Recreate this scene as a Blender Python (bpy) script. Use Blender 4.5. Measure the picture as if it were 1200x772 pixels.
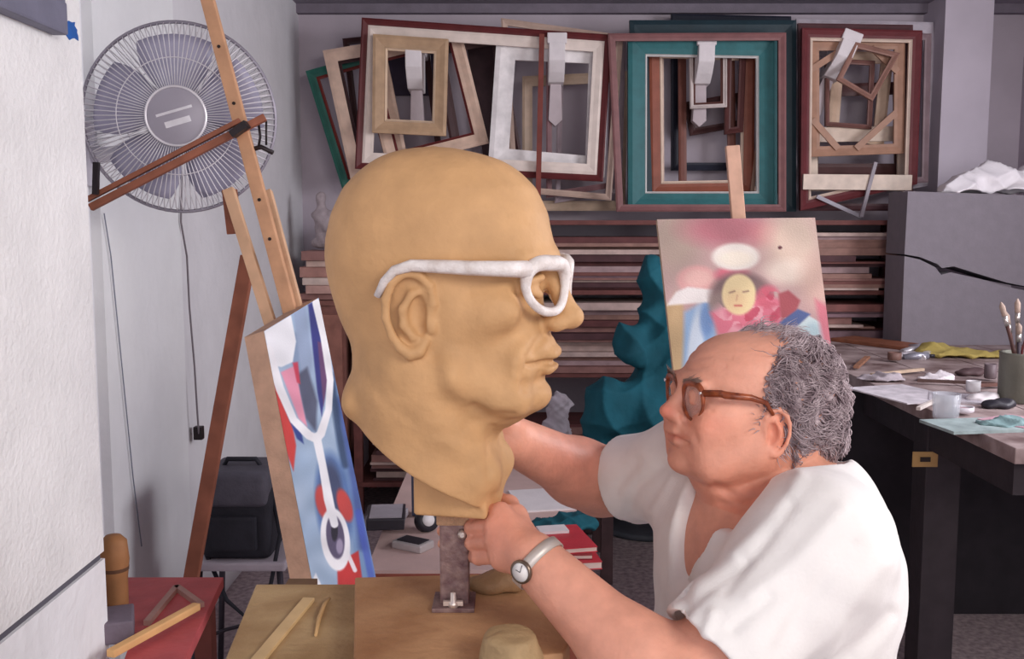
import bpy, bmesh, math, random
import numpy as np
from mathutils import Vector, Matrix

random.seed(7); rng = np.random.default_rng(7)
PI = math.pi
for o in list(bpy.data.objects): bpy.data.objects.remove(o)
scn = bpy.context.scene
COL = scn.collection

# ------------------------------------------------------------ camera, world, light, exposure
CAM_H, PITCH, FPX = 1.40, math.radians(6.16), 1167.0
cam = bpy.data.objects.new('camera', bpy.data.cameras.new('camera')); COL.objects.link(cam)
cam.location = (0, 0, CAM_H); cam.rotation_euler = (PI/2 - PITCH, 0, 0)
cam.data.sensor_width = 36; cam.data.lens = 36*FPX/1200; cam.data.clip_start = 0.02
scn.camera = cam
scn.view_settings.view_transform = 'Standard'; scn.view_settings.look = 'None'
scn.view_settings.gamma = 1; scn.view_settings.use_curve_mapping = False
scn.view_settings.exposure = 0.0
w = bpy.data.worlds.new('world'); scn.world = w; w.use_nodes = True
w.node_tree.nodes['Background'].inputs[0].default_value = (0.90, 0.86, 1.0, 1)
w.node_tree.nodes['Background'].inputs[1].default_value = 0.42
def area_light(name, loc, target, size, power, col):
    l = bpy.data.lights.new(name, 'AREA'); l.shape = 'RECTANGLE'; l.size, l.size_y = size
    l.energy = power; l.color = col
    o = bpy.data.objects.new(name, l); COL.objects.link(o); o.location = loc
    o.rotation_euler = (Vector(target)-Vector(loc)).to_track_quat('-Z', 'Y').to_euler()
    return o
area_light('window_light', (1.45, -0.55, 2.36), (0.0, 1.45, 1.1), (1.2, 1.0), 58, (1.0, 0.94, 0.88))
area_light('doorway_light', (0.2, -2.1, 1.5), (0.4, 3.6, 1.2), (1.8, 2.0), 35, (1.0, 0.95, 0.97))
area_light('side_window_light', (2.56, 2.5, 1.75), (-1.0, 2.9, 1.2), (1.5, 1.2), 70, (0.97, 0.95, 1.0))

# ------------------------------------------------------------ helpers
def P(u, v, Y):
    """point of the room seen at photo pixel (u, v) at distance Y from the camera plane"""
    s, c = math.sin(PITCH), math.cos(PITCH)
    dx = (u-600)/FPX; k = (386-v)/FPX
    dy = c + k*s; dz = -s + k*c
    t = Y/dy
    return Vector((dx*t, Y, CAM_H + dz*t))
def lin(c):
    c = np.asarray(c, float)/255.0
    return np.where(c <= 0.04045, c/12.92, ((c+0.055)/1.055)**2.4)
MATS = {}
def mat(name, rgb, rough=0.7, var=0.18, scale=14.0, bump=0.15, bscale=None, metal=0.0, spec=0.35, rgb2=None, attr=None, stretch=None, sss=0.0, detail=5):
    if name in MATS: return MATS[name]
    m = bpy.data.materials.new(name); m.use_nodes = True; nt = m.node_tree; N = nt.nodes; L = nt.links
    b = N['Principled BSDF']; b.inputs['Roughness'].default_value = rough; b.inputs['Metallic'].default_value = metal
    b.inputs['Specular IOR Level'].default_value = spec
    tc = N.new('ShaderNodeTexCoord'); mp = N.new('ShaderNodeMapping'); L.new(tc.outputs['Object'], mp.inputs['Vector'])
    if stretch: mp.inputs['Scale'].default_value = stretch
    no = N.new('ShaderNodeTexNoise'); no.inputs['Scale'].default_value = scale; no.inputs['Detail'].default_value = detail
    L.new(mp.outputs[0], no.inputs['Vector'])
    c = lin(rgb)
    rp = N.new('ShaderNodeValToRGB'); rp.color_ramp.elements[0].position = 0.3; rp.color_ramp.elements[1].position = 0.7
    if rgb2 is not None: c0 = lin(rgb2); c1 = c
    else: c0 = c*(1-var); c1 = np.minimum(c*(1+var), 1)
    rp.color_ramp.elements[0].color = (*c0, 1); rp.color_ramp.elements[1].color = (*c1, 1)
    L.new(no.outputs['Fac'], rp.inputs[0])
    out = rp.outputs[0]
    if attr:
        at = N.new('ShaderNodeAttribute'); at.attribute_name = attr
        mx = N.new('ShaderNodeMix'); mx.data_type = 'RGBA'; mx.blend_type = 'MULTIPLY'; mx.inputs[0].default_value = 1
        L.new(out, mx.inputs[6]); L.new(at.outputs['Color'], mx.inputs[7]); out = mx.outputs[2]
    L.new(out, b.inputs['Base Color'])
    if sss:
        b.inputs['Subsurface Weight'].default_value = sss; b.inputs['Subsurface Radius'].default_value = (0.012, 0.005, 0.003); b.inputs['Subsurface Scale'].default_value = 1.0
    if bump:
        n2 = N.new('ShaderNodeTexNoise'); n2.inputs['Scale'].default_value = bscale or scale*6; n2.inputs['Detail'].default_value = 6
        L.new(mp.outputs[0], n2.inputs['Vector'])
        bp = N.new('ShaderNodeBump'); bp.inputs['Strength'].default_value = bump; bp.inputs['Distance'].default_value = 0.01
        L.new(n2.outputs['Fac'], bp.inputs['Height']); L.new(bp.outputs[0], b.inputs['Normal'])
    MATS[name] = m
    return m
def wood(name, rgb, var=0.25, rough=0.65): return mat(name, rgb, rough=rough, var=var, scale=30, bump=0.1, bscale=90, stretch=(0.6, 0.6, 0.6))
def glassy(name, rgb, alpha=0.25, rough=0.05):
    if name in MATS: return MATS[name]
    m = bpy.data.materials.new(name); m.use_nodes = True; b = m.node_tree.nodes['Principled BSDF']
    b.inputs['Base Color'].default_value = (*lin(rgb), 1); b.inputs['Roughness'].default_value = rough; b.inputs['Alpha'].default_value = alpha
    MATS[name] = m; return m
def paintmat(name, rough=0.6):
    if name in MATS: return MATS[name]
    m = bpy.data.materials.new(name); m.use_nodes = True; nt = m.node_tree; b = nt.nodes['Principled BSDF']
    at = nt.nodes.new('ShaderNodeAttribute'); at.attribute_name = 'paint'; nt.links.new(at.outputs['Color'], b.inputs['Base Color'])
    b.inputs['Roughness'].default_value = rough
    n2 = nt.nodes.new('ShaderNodeTexNoise'); n2.inputs['Scale'].default_value = 120
    bp = nt.nodes.new('ShaderNodeBump'); bp.inputs['Strength'].default_value = 0.25; bp.inputs['Distance'].default_value = 0.004
    nt.links.new(n2.outputs['Fac'], bp.inputs['Height']); nt.links.new(bp.outputs[0], b.inputs['Normal'])
    MATS[name] = m; return m

ORG = {}
def org_of(o):
    return ORG.get(o.name, Vector((0, 0, 0)))
def thing(name, label, cat, loc, group=None):
    o = bpy.data.objects.new(name, None); COL.objects.link(o); o.location = loc; o.empty_display_size = 0.05
    o['label'] = label; o['category'] = cat
    if group: o['group'] = group
    ORG[o.name] = Vector(loc); return o
def tag(o, label, cat, group=None):
    o['label'] = label; o['category'] = cat
    if group: o['group'] = group
    return o
class MB:
    """collects shapes in room coordinates; build() links them as one mesh object"""
    def __init__(s): s.v = []; s.f = []; s.sm = []
    def add(s, vs, fs, smooth=False):
        n = len(s.v); s.v += [tuple(p) for p in vs]; s.f += [tuple(i+n for i in f) for f in fs]; s.sm += [smooth]*len(fs); return s
    def box(s, c, size, R=None):
        hx, hy, hz = size[0]/2, size[1]/2, size[2]/2; c = Vector(c)
        vs = [Vector((x, y, z)) for x in (-hx, hx) for y in (-hy, hy) for z in (-hz, hz)]
        if R is not None: vs = [R @ p for p in vs]
        return s.add([p+c for p in vs], [(0,1,3,2), (4,6,7,5), (0,4,5,1), (2,3,7,6), (0,2,6,4), (1,5,7,3)])
    def bar(s, a, b, wd, th, upv=(0, 0, 1)):
        """a square-section bar from a to b; wd across, th along the other normal"""
        a = Vector(a); b = Vector(b); d = (b-a).normalized(); up = Vector(upv)
        x = d.cross(up)
        if x.length < 1e-4: x = d.cross(Vector((0, 1, 0)))
        x.normalize(); y = x.cross(d).normalized()
        vs = [p + x*i*wd/2 + y*j*th/2 for p in (a, b) for i, j in ((-1,-1), (1,-1), (1,1), (-1,1))]
        return s.add(vs, [(3,2,1,0), (4,5,6,7), (0,1,5,4), (1,2,6,5), (2,3,7,6), (3,0,4,7)])
    def tube(s, pts, r, n=8, closed=False, flat=None):
        pts = [Vector(p) for p in pts]; m = len(pts); rs = r if hasattr(r, '__len__') else [r]*m
        vs = []; prev = None
        for i, p in enumerate(pts):
            if closed: t = pts[(i+1) % m]-pts[i-1]
            else: t = pts[min(i+1, m-1)]-pts[max(i-1, 0)]
            t.normalize()
            if prev is None:
                a = Vector((0, 0, 1)) if abs(t.z) < 0.9 else Vector((0, 1, 0))
                x = t.cross(a).normalized()
            else: x = (prev - t*prev.dot(t)).normalized()
            prev = x; y = t.cross(x)
            for k in range(n):
                q = 2*PI*k/n
                vs.append(p + x*math.cos(q)*rs[i] + y*math.sin(q)*rs[i]*(flat or 1))
        fs = []
        for i in range(m if closed else m-1):
            for k in range(n):
                j = (i+1) % m; k2 = (k+1) % n
                fs.append((i*n+k, i*n+k2, j*n+k2, j*n+k))
        s.add(vs, fs, True)
        if not closed:
            b = len(s.v)-m*n
            s.f += [tuple(b+k for k in range(n))[::-1], tuple(b+(m-1)*n+k for k in range(n))]; s.sm += [False, False]
        return s
    def lathe(s, prof, c, n=24, axis=None, cap=True):
        """prof: (radius, height) pairs along z (or along the matrix axis) about c"""
        c = Vector(c); vs = []; m = len(prof)
        for r, h in prof:
            for k in range(n):
                q = 2*PI*k/n; p = Vector((r*math.cos(q), r*math.sin(q), h))
                vs.append(c + (axis @ p if axis is not None else p))
        fs = [(i*n+k, i*n+(k+1) % n, (i+1)*n+(k+1) % n, (i+1)*n+k) for i in range(m-1) for k in range(n)]
        b = len(s.v); s.add(vs, fs, True)
        if cap:
            s.f += [tuple(b+k for k in range(n))[::-1], tuple(b+(m-1)*n+k for k in range(n))]; s.sm += [False, False]
        return s
    def prism(s, poly, ext):
        """poly: 3D points of one face; ext: extrusion vector"""
        poly = [Vector(p) for p in poly]; n = len(poly); e = Vector(ext)
        fs = [tuple(range(n)), tuple(range(2*n-1, n-1, -1))] + [(i, i+n, (i+1) % n+n, (i+1) % n) for i in range(n)]
        return s.add(poly+[p+e for p in poly], fs)
    def build(s, name, m, parent=None, loc=None, bevel=0, kind=None):
        if parent is not None: o0 = org_of(parent)
        else: o0 = Vector(loc) if loc is not None else Vector((0, 0, 0))
        me = bpy.data.meshes.new(name)
        me.from_pydata([(p[0]-o0[0], p[1]-o0[1], p[2]-o0[2]) for p in s.v], [], s.f)
        me.polygons.foreach_set('use_smooth', s.sm)
        bm = bmesh.new(); bm.from_mesh(me); bmesh.ops.recalc_face_normals(bm, faces=bm.faces)
        if bevel:
            bmesh.ops.bevel(bm, geom=[e for e in bm.edges], offset=bevel, segments=2, profile=0.6, affect='EDGES', clamp_overlap=True)
        bm.to_mesh(me); bm.free()
        return link(name, me, m, parent, o0, kind)
def link(name, me, m, parent, o0, kind=None):
    o = bpy.data.objects.new(name, me); COL.objects.link(o)
    if m: me.materials.append(m)
    if parent is not None: o.parent = parent; ORG[o.name] = o0
    else: o.location = o0; ORG[o.name] = Vector(o0)
    if kind: o['kind'] = kind
    return o
def struct(name, mb, m, bevel=0): return mb.build(name, m, kind='structure', bevel=bevel)
def npmesh(name, V, F, m, parent=None, loc=None, cols=None, cname='tint'):
    o0 = org_of(parent) if parent is not None else (Vector(loc) if loc is not None else Vector((0, 0, 0)))
    V = np.asarray(V, np.float32) - np.array(o0, np.float32); F = np.asarray(F, np.int32)
    me = bpy.data.meshes.new(name); k = F.shape[1]
    me.vertices.add(len(V)); me.vertices.foreach_set('co', V.ravel())
    me.loops.add(F.size); me.loops.foreach_set('vertex_index', F.ravel())
    me.polygons.add(len(F)); me.polygons.foreach_set('loop_start', np.arange(0, F.size, k, dtype=np.int32))
    me.polygons.foreach_set('use_smooth', np.ones(len(F), bool))
    me.update(calc_edges=True)
    if cols is not None:
        a = me.color_attributes.new(cname, 'FLOAT_COLOR', 'POINT')
        a.data.foreach_set('color', np.concatenate([cols, np.ones((len(cols), 1))], 1).astype(np.float32).ravel())
    me.validate()
    return link(name, me, m, parent, o0)

# ------------------------------------------------------------ sculpting with distance fields
class Frame:
    """local axes (columns f, l, u), origin t, scale s: local = R^T (p - t)/s"""
    def __init__(s, R, t, sc): s.R = np.array(R, np.float32); s.t = np.array(t, np.float32); s.s = float(sc)
    def to_world(s, p): return (np.asarray(p, np.float32)*s.s) @ s.R.T + s.t
    def to_local(s, p): return ((np.asarray(p, np.float32)-s.t) @ s.R)/s.s
IDF = Frame(np.eye(3), (0, 0, 0), 1)
class Field:
    def __init__(s, lo, hi, h):
        s.lo = np.array(lo, np.float32); s.h = h
        s.n = np.ceil((np.array(hi)-s.lo)/h).astype(int)+1
        s.D = np.full(s.n, 9.0, np.float32)
        s.ax = [s.lo[i]+h*np.arange(s.n[i], dtype=np.float32) for i in range(3)]
    def _blk(s, fr, lo, hi, marg):
        c = np.array([[x, y, z] for x in (lo[0], hi[0]) for y in (lo[1], hi[1]) for z in (lo[2], hi[2])])
        wv = fr.to_world(c); a = wv.min(0)-marg; b = wv.max(0)+marg
        i0 = np.clip(np.floor((a-s.lo)/s.h).astype(int), 0, s.n); i1 = np.clip(np.ceil((b-s.lo)/s.h).astype(int)+1, 0, s.n)
        if (i1 <= i0).any(): return None
        sl = tuple(slice(i0[i], i1[i]) for i in range(3))
        X, Y, Z = np.meshgrid(*[s.ax[i][sl[i]] for i in range(3)], indexing='ij', sparse=True)
        if fr is IDF: return sl, (X, Y, Z)
        dx, dy, dz = X-fr.t[0], Y-fr.t[1], Z-fr.t[2]; R = fr.R; q = 1/fr.s
        return sl, tuple((dx*R[0, i]+dy*R[1, i]+dz*R[2, i])*q for i in range(3))
    def op(s, prim, k=0.0, fr=IDF, mode='u'):
        """k in local units of the frame"""
        fn, lo, hi = prim; kw = max(k*fr.s, 1e-6)
        r = s._blk(fr, lo, hi, kw+2*s.h)
        if r is None: return
        sl, p = r; d = fn(*p)*fr.s; a = s.D[sl]
        if mode == 'u':
            hh = np.maximum(kw-np.abs(a-d), 0)/kw; s.D[sl] = np.minimum(a, d)-hh*hh*kw*0.25
        elif mode == 's':
            d = -d; hh = np.maximum(kw-np.abs(a-d), 0)/kw; s.D[sl] = np.maximum(a, d)+hh*hh*kw*0.25
        elif mode == 'i':
            hh = np.maximum(kw-np.abs(a-d), 0)/kw; s.D[sl] = np.maximum(a, d)+hh*hh*kw*0.25
    def mesh(s, smooth=2):
        D = s.D; ins = (D < 0)
        b = ins.view(np.uint8)
        c = b[:-1,:-1,:-1]+b[1:,:-1,:-1]+b[:-1,1:,:-1]+b[1:,1:,:-1]+b[:-1,:-1,1:]+b[1:,:-1,1:]+b[:-1,1:,1:]+b[1:,1:,1:]
        act = (c > 0) & (c < 8)
        I = np.argwhere(act); idx = np.full(act.shape, -1, np.int32); idx[act] = np.arange(len(I))
        cor = np.array([[i, j, k] for i in (0, 1) for j in (0, 1) for k in (0, 1)])
        val = np.stack([D[I[:,0]+o[0], I[:,1]+o[1], I[:,2]+o[2]] for o in cor], 1)
        acc = np.zeros((len(I), 3)); cnt = np.zeros(len(I))
        for a in range(8):
            for e in range(a+1, 8):
                if np.abs(cor[a]-cor[e]).sum() != 1: continue
                va, vb = val[:, a], val[:, e]; mk = (va < 0) != (vb < 0)
                t = np.where(mk, va/np.where(mk, va-vb, 1), 0)
                acc += mk[:, None]*(cor[a]+t[:, None]*(cor[e]-cor[a])); cnt += mk
        V = s.lo + s.h*(I+acc/cnt[:, None])
        Q = []
        for ax in range(3):
            o1, o2 = (ax+1) % 3, (ax+2) % 3
            s0 = [slice(None)]*3; s1 = [slice(None)]*3; s0[ax] = slice(0, -1); s1[ax] = slice(1, None)
            df = ins[tuple(s0)] != ins[tuple(s1)]
            E = np.argwhere(df); ok = (E[:, o1] > 0) & (E[:, o2] > 0) & (E[:, o1] < s.n[o1]-1) & (E[:, o2] < s.n[o2]-1); E = E[ok]
            q = []
            for (p1, p2) in ((1, 1), (0, 1), (0, 0), (1, 0)):
                t = E.copy(); t[:, o1] -= p1; t[:, o2] -= p2; q.append(idx[t[:, 0], t[:, 1], t[:, 2]])
            q = np.stack(q, 1); fl = ~ins[E[:, 0], E[:, 1], E[:, 2]]
            q[fl] = q[fl][:, ::-1]; Q.append(q)
        Q = np.concatenate(Q); Q = Q[(Q >= 0).all(1)]
        for it in range(smooth):
            ea = np.concatenate([Q[:, i] for i in range(4)]); eb = np.concatenate([Q[:, (i+1) % 4] for i in range(4)])
            n = np.bincount(ea, minlength=len(V))+np.bincount(eb, minlength=len(V))
            av = np.stack([np.bincount(ea, V[eb, i], len(V))+np.bincount(eb, V[ea, i], len(V)) for i in range(3)], 1)/np.maximum(n, 1)[:, None]
            V = V*0.4+av*0.6
        return V, Q
def ell(c, r, R=None):
    c = np.asarray(c, np.float32); r = np.asarray(r, np.float32)
    def fn(x, y, z):
        x, y, z = x-c[0], y-c[1], z-c[2]
        if R is not None:
            M = np.asarray(R, np.float32); x, y, z = (x*M[0, i]+y*M[1, i]+z*M[2, i] for i in range(3))
        k0 = np.sqrt((x/r[0])**2+(y/r[1])**2+(z/r[2])**2)+1e-9; k1 = np.sqrt((x/r[0]**2)**2+(y/r[1]**2)**2+(z/r[2]**2)**2)+1e-9
        return k0*(k0-1)/k1
    m = r.max() if R is not None else r
    return fn, c-m, c+m
def con(a, b, ra, rb=None):
    a = np.asarray(a, np.float32); b = np.asarray(b, np.float32); rb = ra if rb is None else rb; ba = b-a; L2 = float(ba @ ba)+1e-12
    def fn(x, y, z):
        x, y, z = x-a[0], y-a[1], z-a[2]
        t = np.clip((x*ba[0]+y*ba[1]+z*ba[2])/L2, 0, 1)
        return np.sqrt((x-t*ba[0])**2+(y-t*ba[1])**2+(z-t*ba[2])**2)-(ra+(rb-ra)*t)
    m = max(ra, rb); return fn, np.minimum(a, b)-m, np.maximum(a, b)+m
def rbox(c, hs, r, R=None):
    c = np.asarray(c, np.float32); hs = np.asarray(hs, np.float32)-r
    def fn(x, y, z):
        x, y, z = x-c[0], y-c[1], z-c[2]
        if R is not None:
            M = np.asarray(R, np.float32); x, y, z = (x*M[0, i]+y*M[1, i]+z*M[2, i] for i in range(3))
        qx, qy, qz = np.abs(x)-hs[0], np.abs(y)-hs[1], np.abs(z)-hs[2]
        return np.sqrt(np.maximum(qx, 0)**2+np.maximum(qy, 0)**2+np.maximum(qz, 0)**2)+np.minimum(np.maximum(qx, np.maximum(qy, qz)), 0)-r
    m = (hs+r) if R is None else np.linalg.norm(hs+r); return fn, c-m, c+m
def plane(p, n, lo, hi):
    p = np.asarray(p, np.float32); n = np.asarray(n, np.float32); n = n/np.linalg.norm(n)
    return (lambda x, y, z: (x-p[0])*n[0]+(y-p[1])*n[1]+(z-p[2])*n[2]), np.asarray(lo, float), np.asarray(hi, float)
def loft(tab, n=2.2, nf=None):
    """tab rows: height c (descending), front a, back a, half width, a of the widest point"""
    T = np.array(sorted(tab, key=lambda r: r[0]), float); cz = T[:, 0]
    half = (T[:, 1]-T[:, 2])/2; mid = (T[:, 1]+T[:, 2])/2
    S = np.stack([half**2, mid, T[:, 3]**2, (T[:, 4]-mid)/np.maximum(half, 1)], 1)
    g = np.linspace(cz[0], cz[-1], 600); dense = np.stack([np.interp(g, cz, S[:, i]) for i in range(4)], 1)
    kw = 11; ker = np.hanning(2*kw+3)[1:-1]; ker /= ker.sum(); ar = np.arange(1, kw+1)[:, None]
    pad = np.concatenate([dense[0]-(dense[1]-dense[0])*ar[::-1], dense, dense[-1]+(dense[-1]-dense[-2])*ar])
    S = np.stack([np.convolve(pad[:, i], ker, 'valid') for i in range(4)], 1)
    half = np.sqrt(np.maximum(S[:, 0], 0.01)); mid = S[:, 1]
    dense = np.stack([mid+half, mid-half, np.sqrt(np.maximum(S[:, 2], 0.01)), mid+S[:, 3]*half], 1)
    def fn(x, y, z):
        f, b, w_, cw = (np.interp(z, g, dense[:, i]).astype(np.float32) for i in range(4))
        out = np.maximum(np.maximum(z-g[-1], g[0]-z), 0)
        dx = x-cw; a = np.where(dx > 0, np.maximum(f-cw, 0.5), np.maximum(cw-b, 0.5))
        e = np.where(dx > 0, nf or n, n)
        nn = (np.abs(dx/a)**e + np.abs(y/np.maximum(w_, 0.5))**e+1e-9)**(1/e)
        rr = np.sqrt(dx*dx+y*y)
        return rr*(1-1/nn)*0.9+out if False else np.where(nn > 1e-3, rr*(1-1/np.maximum(nn, 1e-3)), -np.minimum(a, w_))*0.85+out
    lo = np.array([T[:, 2].min(), -T[:, 3].max(), cz[0]]); hi = np.array([T[:, 1].max(), T[:, 3].max(), cz[-1]])
    return fn, lo, hi
def chain(fd, pts, rs, k, fr=IDF, mode='u'):
    for i in range(len(pts)-1):
        fd.op(con(pts[i], pts[i+1], rs[i], rs[i+1]), k, fr, mode)
def sculpt_ear(fd, fr, ac, cc, sx, sz, b0, side, tilt=0.0, flare=16):
    """ear centred at forward ac, height cc; sx, sz scale a 57 x 101 outline; b0 lateral of the front root"""
    ct, st = math.cos(tilt), math.sin(tilt)
    def q(x, z, out=0):            # x forward from ear centre, z up, in outline units
        xx, zz = x*ct-z*st, x*st+z*ct
        b = b0 + flare*max(0.0, (28-x)/57.0)*sx + out*sx
        return (ac+xx*sx, side*b, cc+zz*sz)
    m = (sx+sz)/2
    fd.op(ell(q(-3, 4, -3), (25*sx, 6*sx, 43*sz)), 6*m, fr)
    fd.op(con(q(10, 2, -8), q(14, -10, -8), 14*sx, 12*sx), 8*m, fr)
    hel = [(24,-2,-1), (25,14,3), (20,34,5), (6,46,6), (-10,46,7), (-22,34,7), (-27,14,6), (-25,-8,5), (-17,-27,4), (-6,-40,3), (5,-46,2), (15,-42,1), (20,-30,-1)]
    rr = [4.5, 5, 5.5, 6, 6, 6, 5.5, 5, 5, 6, 7.5, 8, 6]
    fd.op(ell(q(-12, 22, 6), (7*sx, 5*sx, 16*sz)), 4*m, fr, 's')
    fd.op(ell(q(9, 2, 5), (11*sx, 9*sx, 22*sz)), 4*m, fr, 's')
    fd.op(ell(q(14, -16, 4), (7*sx, 9*sx, 9*sz)), 4*m, fr, 's')
    chain(fd, [q(*p) for p in hel], [r*m for r in rr], 3*m, fr)
    chain(fd, [q(14, 30, 3), q(0, 22, 4), q(-8, 4, 5), q(-5, -14, 4), q(6, -27, 3)], [3.5*m, 4.5*m, 5*m, 5*m, 4*m], 4*m, fr)
    fd.op(ell(q(26, -12, 0), (6*sx, 6*sx, 9*sz)), 4*m, fr)
# ------------------------------------------------------------ the room
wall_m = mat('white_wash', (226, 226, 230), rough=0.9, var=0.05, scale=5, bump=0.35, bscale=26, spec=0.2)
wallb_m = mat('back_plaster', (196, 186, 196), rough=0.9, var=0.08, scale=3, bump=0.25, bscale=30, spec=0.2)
near_m = mat('rough_white_wall', (232, 232, 232), rough=0.85, var=0.06, scale=9, bump=0.4, bscale=95, spec=0.25)
floor_m = mat('speckled_concrete', (196, 180, 182), rough=0.8, scale=45, bump=0.3, bscale=120, rgb2=(140, 126, 130), spec=0.3)
XL, XR, YB, ZC = -1.09, 2.62, 5.22, 2.495
struct('floor', MB().box((0.76, 1.6, -0.05), (3.9, 7.5, 0.1)), floor_m)
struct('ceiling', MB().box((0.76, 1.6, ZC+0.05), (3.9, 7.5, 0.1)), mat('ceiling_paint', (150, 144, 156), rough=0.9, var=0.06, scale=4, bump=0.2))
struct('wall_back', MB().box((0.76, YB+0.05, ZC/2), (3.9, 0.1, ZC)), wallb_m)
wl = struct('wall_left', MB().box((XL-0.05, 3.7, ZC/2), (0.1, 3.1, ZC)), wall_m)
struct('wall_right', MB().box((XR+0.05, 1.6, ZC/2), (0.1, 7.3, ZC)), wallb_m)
struct('trim_1', MB().box((P(1128, 100, 5.0).x, 5.09, ZC/2), (0.235, 0.26, ZC)), mat('pillar_plaster', (214, 206, 218), rough=0.9, var=0.06, scale=4, bump=0.2))
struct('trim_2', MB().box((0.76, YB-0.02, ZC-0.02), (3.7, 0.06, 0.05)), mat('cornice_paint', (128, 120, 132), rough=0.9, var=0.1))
# a shallow step in the left wall, near the fan
struct('trim_3', MB().box((XL+0.012, 2.9, ZC/2), (0.03, 0.62, ZC)), mat('left_pier_paint', (236, 238, 240), rough=0.9, var=0.04, scale=5, bump=0.3, bscale=30))
# near left projection, with the dado below its seam standing a little proud
NX = -0.72
nw = struct('wall_left_front', MB().box((NX-0.2, 1.205, 0.82+(ZC-0.82)/2), (0.4, 1.0, ZC-0.826)), near_m)
struct('trim_4', MB().box((NX-0.205, 1.205, 0.817), (0.4, 0.99, 0.016)), mat('dark_joint', (96, 94, 104), rough=0.9, var=0.15))
struct('baseboard_left', MB().box((NX-0.199, 1.205, 0.405), (0.4, 1.0, 0.81)), mat('white_dado', (236, 237, 240), rough=0.8, var=0.05, scale=6, bump=0.35, bscale=40))
# marks on the near wall: a blue paint splat and flecks
def splat(name, u, v, x, r, m, label, seed):
    q = random.Random(seed); d = (x)/((u-600)/FPX); c = P(u, v, 1.0); d = x/c.x; c = P(u, v, d)
    n = 18; pts = [Vector((x+0.0012, c.y+math.cos(2*PI*i/n)*r*1.9*q.uniform(0.6, 1.15), c.z+math.sin(2*PI*i/n)*r*q.uniform(0.65, 1.15))) for i in range(n)]
    mb = MB().prism(pts, (-0.0012, 0, 0))
    o = mb.build(name, m, loc=c); tag(o, label, 'paint spot'); return o
splat('paint_splat', 82, 35, NX, 0.0175, mat('blue_paint', (34, 92, 168), rough=0.6, var=0.15, bump=0.1), 'bright blue paint splat on the rough white wall', 4)
fr_ = thing('wall_frame', 'corner of a grey moulded frame hung high on the near white wall', 'frame', (NX+0.01, 1.38, 1.72))
gm = mat('grey_frame_paint', (112, 112, 130), rough=0.6, var=0.12)
f1 = P(62, 38, NX/P(62, 38, 1).x)
MB().box((NX+0.012, f1.y-0.2, f1.z+0.02), (0.026, 0.40, 0.05)).build('bottom_rail', gm, fr_, bevel=0.004)
MB().box((NX+0.011, f1.y-0.025, f1.z+0.22), (0.024, 0.05, 0.40)).build('side_rail', gm, fr_, bevel=0.004)
MB().box((NX+0.004, f1.y-0.22, f1.z+0.22), (0.006, 0.36, 0.36)).build('panel', mat('grey_panel', (150, 150, 165), var=0.05), fr_)
# ------------------------------------------------------------ the clay portrait head
BY = 1.29
th = math.radians(12.5)
def head_frame(u, v, Y, th, sign, px):
    """axes of a head whose profile faces +x (sign 1) or -x (sign -1), turned th towards the room's front"""
    f = (sign*math.cos(th), -math.sin(th), 0); l = (-sign*math.sin(th), -math.cos(th), 0)
    return Frame(np.array([f, l, (0, 0, 1)]).T, P(u, v, Y), 1/px)
def inv_proj(fr, u, v, b=0.0):
    """head coordinates (forward, sideways, up) of the outline point (u, v) lying b sideways of the mid plane"""
    s = 1 if b >= 0 else -1; bb = abs(b); R, t, q = fr.R, fr.t, fr.s; k = (u-600)/FPX
    ph = math.cos(PITCH)
    # X = k' * Y on the ray; solve for forward a
    r = P(u, v, 1.0); kx = r.x
    a = (kx*(t[1]+bb*q*R[1, 1]) - t[0] - bb*q*R[0, 1])/(q*(R[0, 0]-kx*R[1, 0]))
    Yw = t[1]+q*(a*R[1, 0]+bb*R[1, 1])
    return (float(a), float(s*bb), float((P(u, v, Yw).z-t[2])/q))
def project(Pt):
    """photo pixel of room points (n, 3)"""
    s, c = math.sin(PITCH), math.cos(PITCH); z = Pt[:, 2]-CAM_H
    dep = Pt[:, 1]*c - z*s; up = Pt[:, 1]*s + z*c
    return 600+FPX*Pt[:, 0]/dep, 386-FPX*up/dep
def normals(V, Q):
    n = np.cross(V[Q[:, 2]]-V[Q[:, 0]], V[Q[:, 3]]-V[Q[:, 1]]); N = np.zeros_like(V)
    for i in range(4):
        for d in range(3): N[:, d] += np.bincount(Q[:, i], n[:, d], len(V))
    return N/(np.linalg.norm(N, axis=1)[:, None]+1e-12)
class Brush:
    """pushes a head's surface in and out along strokes laid out on its profile, the same on both sides"""
    def __init__(s, V, Q, fr):
        s.V = V.copy(); s.fr = fr; s.N = normals(V, Q)
        L = fr.to_local(V); s.side = L[:, 1]; L[:, 1] = np.abs(L[:, 1]); s.u, s.v = project(fr.to_world(L))
        NL = s.N @ fr.R; s.facing = np.abs(NL[:, 1])
        s.acc = np.zeros(len(V))
    def stroke(s, pts, width, amp, minside=0.0, sharp=2.0):
        d = np.full(len(s.V), 1e9); pts = np.asarray(pts, float)
        for i in range(len(pts)-1):
            a, b = pts[i], pts[i+1]; ab = b-a; q = np.clip(((s.u-a[0])*ab[0]+(s.v-a[1])*ab[1])/(ab @ ab), 0, 1)
            d = np.minimum(d, np.hypot(s.u-a[0]-q*ab[0], s.v-a[1]-q*ab[1]))
        if len(pts) == 1: d = np.hypot(s.u-pts[0, 0], s.v-pts[0, 1])
        s.acc += amp*s.fr.s*np.exp(-(d/width)**sharp)*(np.abs(s.side) >= minside)
    def blob(s, c, rx, ry, amp):
        s.acc += amp*s.fr.s*np.exp(-((s.u-c[0])/rx)**2-((s.v-c[1])/ry)**2)
    def apply(s): return s.V + s.N*s.acc[:, None]
BF = head_frame(512, 400, BY, th, 1, 905.0)
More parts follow.
